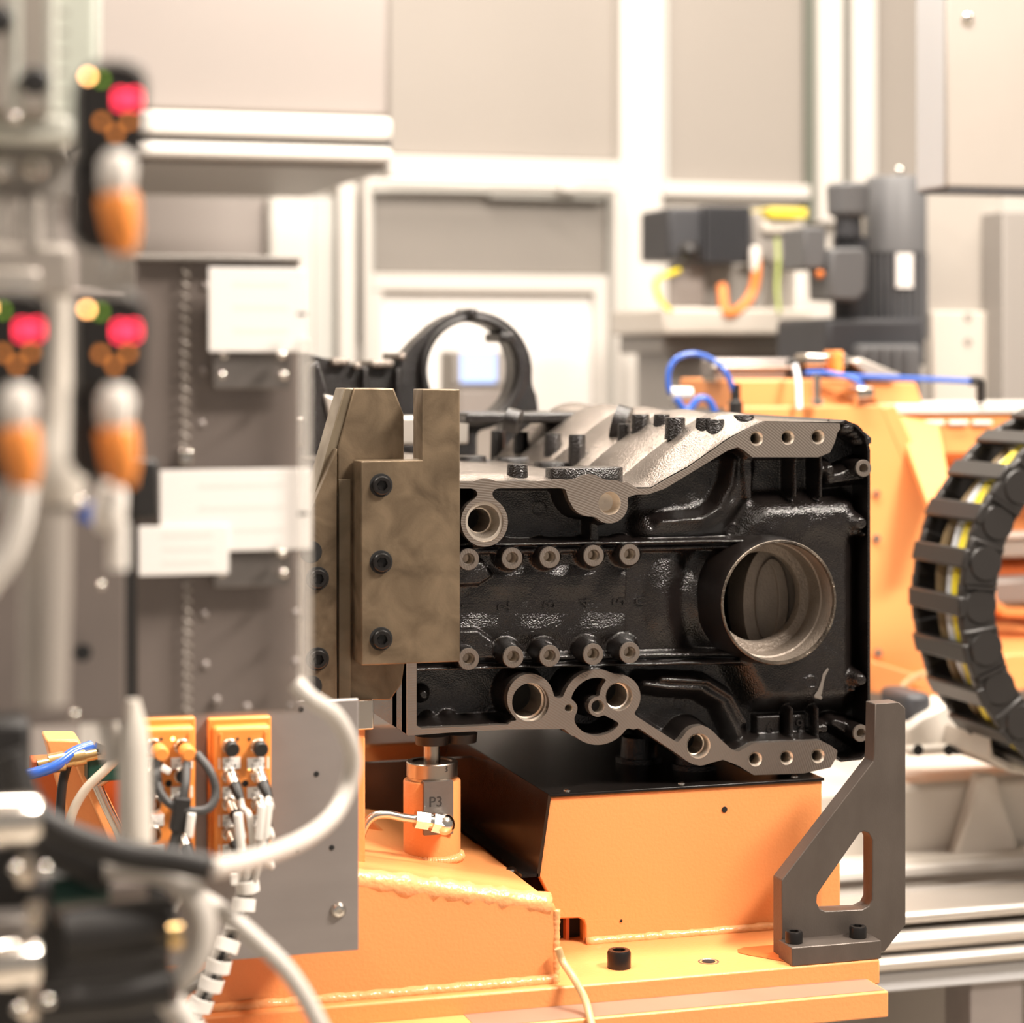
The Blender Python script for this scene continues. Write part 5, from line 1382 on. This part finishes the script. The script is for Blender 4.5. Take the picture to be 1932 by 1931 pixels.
def make_sensor(label):
    YS_ = fp(210, 200, DS).y
    t = thing('vacuum_sensor', label, 'sensor', U(205, 480, YS_), 'black digital pressure sensors')
    def u(x, y, d=0.0): return U(x, y, YS_+d)
    body = [(148,300),(146,180),(150,150),(165,126),(190,112),(225,108),(255,116),(274,132),(280,160),(274,300)]
    b = put('housing', G().prism(pxpoly(body, YS_), YS_, YS_+0.03), 'plastic_black', t, bevel=0.003)
    put('face_plate', G().prism(pxpoly([(156,268),(156,150),(175,128),(255,132),(270,152),(266,268)], YS_-0.001), YS_-0.001, YS_), 'plastic_black', t)
    put('bezel', G().prism(pxpoly([(170,122),(200,113),(230,112),(262,126),(262,134),(230,122),(200,122)], YS_-0.002), YS_-0.002, YS_), 'machine_grey', t)
    # two seven-segment figures
    seg = {'t': ((-6,-13),(6,-13)), 'm': ((-6,0),(6,0)), 'b': ((-6,13),(6,13)), 'ul': ((-7,-12),(-7,-1)), 'ur': ((7,-12),(7,-1)), 'll': ((-7,1),(-7,12)), 'lr': ((7,1),(7,12))}
    dp = put('display', G().prism(pxpoly([(208,168),(274,168),(274,208),(208,208)], YS_-0.0015), YS_-0.0015, YS_-0.001), 'print_black', t)
    for cx, segs in ((228, ('t','m','b','ul','ur','ll','lr')), (254, ('t','m','b','ul','ur','lr'))):
        for k in segs:
            (a, b_), (c, d) = seg[k]
            put('figure_segment', G().cyl(u(cx+a, 187+b_, -0.0018), u(cx+c, 187+d, -0.0018), 2.2*SS, n=6), 'led_red', dp)
    put('lamp', G().ball(u(166, 144, -0.001), 6*SS, 10), 'led_amber', t)
    put('lamp', G().ball(u(191, 150, -0.001), 6*SS, 10), 'led_green', t)
    for x, y in ((192,229),(244,229),(218,252)):
        put('button', G().lathe([(0, 7*SS), (0.0012, 6.5*SS), (0.0012, 0.0001)], u(x, y, -0.001), (0, -1, 0), 18), 'button_orange', t)
    put('mount', G().prism(pxpoly([(140,290),(262,290),(255,420),(240,475),(165,470),(138,440)], YS_+0.006), YS_+0.006, YS_+0.03), 'rubber_black', t, bevel=0.003)
    put('release_collar', G().lathe([(0, 22*SS), (20*SS, 32*SS), (62*SS, 34*SS), (86*SS, 20*SS)], u(218, 372, -0.008), (0.05, 0, 1), 24, True, True), 'white_plastic', t)
    put('push_in_fitting', G().lathe([(0, 20*SS), (40*SS, 34*SS), (104*SS, 38*SS), (112*SS, 33*SS)], u(236, 478, -0.008), (-0.14, 0, 1), 26, True, True), 'orange_plastic', t)
    put('tube_clip', G().lathe([(0, 12*SS), (38*SS, 14*SS)], u(202, 520, -0.006), (0.25, 0, 1), 16, True, True), 'chrome', t)
    return t
sn = make_sensor('black digital sensor, topmost of three, glowing red figures and amber lamp')
lbls = ('black digital sensor below the topmost one, amber lamp lit, beside the dark plate', 'black digital sensor cut by the left photo edge, red figures lit')
for (dx, dy), lb in zip(((-2, 438), (-186, 436)), lbls):
    c = copy_tree(sn); a0, a1 = U(210, 200, sn.location.y), U(210+dx, 200+dy, sn.location.y)
    c.location = sn.location + (a1-a0); c['label'] = lb
# ---- valve manifold above
vm = thing('valve_manifold', 'pale green and grey valve manifold with black knobs at the top left corner', 'valve manifold', fp(60, 270, 1.36))
put('mint_block', fb(85, -60, 188, 262, 1.36, 0.05), 'valve_mint', vm, 0.004)
put('grey_block', fb(-60, -60, 100, 215, 1.33, 0.05), 'box_beige', vm, 0.004)
for x in (28, 96): put('column', G().cyl(fp(x, 212, 1.31), fp(x, -60, 1.31), 11*1.31/F, n=16), 'valve_pale', vm)
for x, y in ((63, 157), (-6, 42)):
    put('knob', G().lathe([(0, 0.0075), (0.012, 0.0085), (0.014, 0.006), (0.014, 0.0001)], fp(x, y, 1.315), (0, -1, 0), 20), 'rubber_black', vm)
put('base_block', fb(-60, 214, 140, 268, 1.35, 0.05), 'valve_pale', vm, 0.004)
put('screw', G().ball(fp(26, 222, 1.33), 11*1.33/F, 12), 'chrome', vm)
for k in range(6): put('seam', fb(100, 20+k*38, 128, 26+k*38, 1.352, 0.002), 'machine_grey', vm)
# ---- tubes below the manifold
tb_ = thing('tube_rack', 'grey fitting rack with short silver tubes under the pale manifold', 'fitting rack', fp(60, 470, 1.36))
put('bar', fb(-60, 280, 132, 375, 1.38, 0.03), 'machine_grey', tb_, 0.003)
for x in (8, 64): put('fitting', G().lathe([(0, 0.0055), (0.008, 0.007), (0.014, 0.004)], fp(x, 322, 1.35), (0, -1, 0), 16, False, True), 'chrome', tb_)
for x in (4, 30, 66): put('tube', G().cyl(fp(x, 470, 1.345), fp(x, 372, 1.345), (13 if x != 30 else 8)*1.345/F, n=16), 'aluminium_bright', tb_)
for x in (50, 100): put('dark_gap', fb(x-8, 372, x+8, 462, 1.375, 0.01), 'machine_grey', tb_)
put('block', fb(-60, 460, 138, 560, 1.34, 0.05), 'box_beige', tb_, 0.004)
put('plate', fb(-60, 508, 76, 548, 1.325, 0.004), 'aluminium_bright', tb_, 0.002)
# ---- pale post with a bulb
pp = thing('support_post', 'pale grey round post with swollen collar in front of the sensors', 'post', fp(85, 1330, 1.27))
s = 1.27/F; top = fp(112, 560, 1.27)
L = lambda y: (top.z - fp(112, y, 1.27).z)
put('post', G().lathe([(0, 22*s), (L(790), 24*s), (L(840), 46*s), (L(885), 58*s), (L(920), 52*s), (L(950), 44*s)], top, (-0.012, 0, -1), 28, True), 'machine_white', pp)
tb2 = fp(90, 940, 1.27)
put('post_sleeve', G().lathe([(0, 45*s), (tb2.z-fp(90, 1120, 1.27).z, 47*s), (tb2.z-fp(90, 1330, 1.27).z, 44*s)], tb2, (-0.02, 0, -1), 28, True, True), 'box_beige', pp)
put('collar_screw', G().ball(fp(55, 893, 1.22), 9*s, 12), 'chrome', pp)
# ---- fittings and tubes between the sensors and the plates
ff = thing('hose_fitting', 'white push-in fitting with clear tube below the lower sensor', 'fitting', fp(215, 1080, 1.3))
put('body', G().lathe([(0, 18*s), (30*s, 34*s), (75*s, 30*s), (100*s, 20*s)], fp(200, 1005, 1.3), (0.15, 0, 1), 20, True, True), 'white_plastic', ff)
put('tube', G().cyl(fp(222, 1075, 1.3), fp(222, 985, 1.3), 20*s, n=16), 'white_plastic', ff)
put('clip', G().ball(fp(150, 948, 1.3), 13*s, 12), 'chrome', ff)
put('blue_ring', G().lathe([(0, 15*s), (40*s, 20*s)], fp(160, 985, 1.33), (0.2, 0, 1), 16, True, True), 'cable_blue', ff)
tag(put('white_tube', ftube([(-10,1090),(20,1040),(40,980),(48,920)], 1.24, 22), 'white_plastic'), 'white tube slanting in at the left photo edge', 'tube')
fo = thing('coupling', 'small silver and white coupling on the orange lead left of the post', 'fitting', fp(45, 860, 1.32))
put('body', G().lathe([(0, 14*s), (60*s, 22*s), (110*s, 14*s)], fp(48, 860, 1.32), (0.05, 0, 1), 16, True, True), 'white_plastic', fo)
put('ring', G().ball(fp(26, 752, 1.32), 13*s, 12), 'chrome', fo)
put('blue_cap', G().ball(fp(12, 790, 1.33), 18*s, 12), 'cable_blue', fo)
# ---- left plate
DP = 1.52
lp = thing('guard_plate', 'dark grey machine plate with black hole behind the pale post', 'plate', fp(90, 1380, DP))
put('plate', fb(-140, 545, 236, 1372, DP, 0.012), 'plate_dark', lp, 0.002)
put('hole', G().lathe([(0, 17*DP/F), (0.001, 16*DP/F), (0.001, 0.0001)], fp(156, 1232, DP-0.002), (0, -1, 0), 20), 'void_black', lp)
for x, y in ((190,1105),(140,1348)): put('screw', G().ball(fp(x, y, DP-0.002), 9*DP/F, 12), 'chrome', lp)
put('dark_slot', fb(236, 870, 258, 1390, DP+0.10, 0.01), 'rubber_black', lp)
put('black_block', fb(246, 868, 300, 980, DP+0.07, 0.03), 'rubber_black', lp, 0.003)
# ---- labelled plate
DL = 1.70; SL = DL/F
pl_ = thing('labelled_plate', 'dark grey upright plate with white paper labels beside the sensors', 'plate', fp(410, 1350, DL))
put('plate', fb(256, 488, 566, 1350, DL, 0.014), 'plate_dark', pl_, 0.002)
put('top_edge', fb(256, 482, 568, 492, DL-0.01, 0.024), 'machine_grey', pl_, 0.001)
put('post', fb(566, 640, 590, 1326, DL-0.004, 0.012), 'perspex', pl_, 0.001)
for (x0, y0, x1, y1) in ((394,506,576,664),(302,886,588,1040),(262,992,432,1085)):
    yb_ = UD(445, 963, DL-0.012).y-(0.003 if x0 < 270 else 0.0)
    lb = put('paper_label', pbox(x0, y0, x1, y1, yb_, yb_+0.0015), 'paper', pl_, 0.0005)
    n = 3
    for k in range(n):
        yy = y0+(y1-y0)*(k+0.7)/(n+0.6)
        put('print_line', pbox(x0+(x1-x0)*0.25, yy-5, x1-(x1-x0)*0.18, yy+5, yb_-0.0001, yb_+0.0005), 'print_faint', lb)
for x, y in ((398,593),(570,593),(400,970),(572,970)): put('label_clip', fb(x-9, y-3, x+9, y+3, DL-0.014, 0.002), 'rubber_black', pl_)
for y0 in (668, 1042):
    put('name_plate', fb(402, y0, 548, y0+66, DL-0.004, 0.003), 'label_plate', pl_, 0.001)
    for x, y in ((422,y0+2),(531,y0+2),(418,y0+40),(534,y0+40)): put('screw', G().ball(fp(x, y, DL-0.008), 9*SL, 12), 'chrome', pl_)
for x, y in ((385,1160),(386,1255),(558,1158),(558,1250),(408,1322),(465,1335),(550,1335),(384,700),(380,800),(386,540)): put('screw', G().ball(fp(x, y, DL-0.002), 9*SL, 12), 'aluminium', pl_)
put('terminal', fb(340, 848, 364, 878, DL-0.014, 0.01), 'chrome', pl_, 0.002)
def coil(x, y0, y1, dep, r, turns):
    return G().tube([fp(x, y0+(y1-y0)*k/(turns*8), dep)+Vector((r*math.cos(k*PI/4), r*math.sin(k*PI/4), 0)) for k in range(turns*8+1)], r*0.45, 6, 1, smooth=False)
put('coil_wire', coil(350, 500, 850, DL-0.012, 6*SL, 16), 'box_beige', pl_)
put('coil_wire', coil(354, 1095, 1345, DL-0.012, 6*SL, 12), 'box_beige', pl_)
put('stay', fb(150, 620, 300, 700, DL+0.02, 0.012), 'plate_dark', pl_)
# ---- big white cables in front of the panel
for i, (pts, dep, r, lab) in enumerate((
    ([(556,1288,1.69),(585,1318,1.69),(628,1348,1.70),(656,1392,1.71),(666,1440,1.72),(655,1490,1.72),(628,1540,1.70),(580,1580,1.65),(520,1608,1.58),(450,1630,1.48),(392,1640,1.41)], 1.68, 17, 'white cable in a wide arc over the aluminium panel'),
    ([(372,1690),(430,1728),(490,1780),(540,1830),(580,1890),(615,1960)], 1.60, 17, 'white cable running down across the orange beam'),
    ([(200,1636),(260,1638),(318,1652),(358,1685),(380,1730),(378,1785),(350,1835),(305,1868),(262,1884),(235,1890)], 1.42, 27, 'thick white cable hooked down in the lower left'),
    ([(285,1860),(320,1890),(350,1930),(380,1990)], 1.45, 26, 'short thick white cable leaving at the bottom edge'))):
    tag(put('white_cable', ftube(pts, dep, r), 'cable_white'), lab, 'cable', 'thick white cables in front')
gl = thing('grey_sleeve', 'upright pale grey sleeve with slanted tip left of the connector modules', 'sleeve', fp(255, 1595, 1.55))
put('sleeve', G().lathe([(0, 32*1.55/F), (fp(255,1420,1.55).z-fp(255,1592,1.55).z, 31*1.55/F), (fp(255,1375,1.55).z-fp(255,1592,1.55).z, 27*1.55/F), (fp(255,1320,1.55).z-fp(255,1592,1.55).z, 12*1.55/F)], fp(256, 1592, 1.55), (-0.02, 0, 1), 24, True, True), 'machine_white', gl)
for x, y in ((296,1545),(286,1602),(307,1720)): put('glint_screw', G().ball(fp(x, y, 1.5), 8*1.5/F, 12), 'chrome', gl)
ww = thing('white_lead', 'pale lead passing behind the tip of the grey sleeve', 'cable', fp(190, 1400, 1.56))
put('lead', ftube([(170,1290),(192,1330),(205,1380),(215,1440)], 1.56, 20), 'white_plastic', ww)
# ---- dark pipework at the lower left corner
DB = 1.40; SB = DB/F
bp_ = thing('pipe_manifold', 'black hoses and couplings with silver ends in the lower left corner', 'manifold', fp(60, 1920, DB))
put('hose', ftube([(20,1420),(60,1520),(120,1570),(230,1610),(330,1625),(400,1640)], DB, 26), 'rubber_black', bp_)
put('hose', ftube([(40,1560),(120,1600),(220,1640)], DB+0.03, 46), 'rubber_black', bp_)
put('coupling', G().lathe([(0, 46*SB), (40*SB, 50*SB), (190*SB, 52*SB), (210*SB, 44*SB)], fp(120, 1768, DB), (1, 0, 0.05), 28, True, True), 'rubber_black', bp_)
put('ribbed_coupling', G().lathe([(0, 30*SB), (170*SB, 28*SB)], fp(110, 1690, DB+0.05), (1, 0, 0.05), 24, True, True), 'plate_dark', bp_)
put('bend', ftube([(70,1900),(150,1890),(240,1882),(330,1860)], DB, 34), 'rubber_black', bp_)
put('brass_ring', G().lathe([(0, 24*SB), (24*SB, 24*SB)], fp(318, 1768, DB), (1, 0, 0.05), 24), 'brass', bp_)
for y0, r in ((1552, 48), (1822, 46)): put('silver_cap', G().lathe([(0, r*SB), (96*SB, r*SB), (108*SB, r*0.85*SB)], fp(-40, y0, DB-0.05), (1, 0, 0), 28, True, True), 'chrome', bp_)
for x, y, r in ((62,1640,32),(78,1725,30),(70,1895,34)): put('nut', G().lathe([(0, r*SB), (26*SB, r*SB), (30*SB, r*0.7*SB)], fp(x-25, y, DB-0.04), (1, -0.3, 0), 6, True, True), 'zinc', bp_)
for x, y in ((30,1640),(85,1640),(35,1905),(90,1890)): put('glint_screw', G().ball(fp(x, y, DB-0.09), 10*SB, 12), 'chrome', bp_)
put('dark_base', fb(-80, 1650, 322, 2000, DB+0.12, 0.05), 'rubber_black', bp_, 0.01)
put('grey_valve', fb(105, 1700, 205, 1750, DB+0.10, 0.02), 'plate_dark', bp_, 0.006)
put('body', fb(-80, 1590, 60, 1990, DB+0.02, 0.05), 'rubber_black', bp_, 0.006)
put('hose_block', fb(-80, 1360, 60, 1560, DB+0.03, 0.04), 'rubber_black', bp_, 0.006)
put('grey_body', fb(-80, 1735, 70, 1790, DB-0.03, 0.03), 'label_plate', bp_, 0.004)
put('green_reflection', G().lathe([(0, 29*SB), (105*SB, 29*SB)], fp(100, 1684, DB+0.035), (1, 0, 0.02), 22), 'green_plastic', bp_)  # green-blue reflection on the coupling, put in as a coloured ring
put('stand', G().box((fp(-40, 1900, DB).x, fp(0, 1900, DB).y+0.03, 0.0), (fp(50, 1900, DB).x, fp(0, 1900, DB).y+0.06, fp(0, 1900, DB).z)), 'rubber_black', bp_)
tag(put('pale_tube', ftube([(-20,1120),(10,1060),(28,1010)], 1.3, 14), 'white_plastic'), 'short pale tube at the left edge beside the post', 'tube')
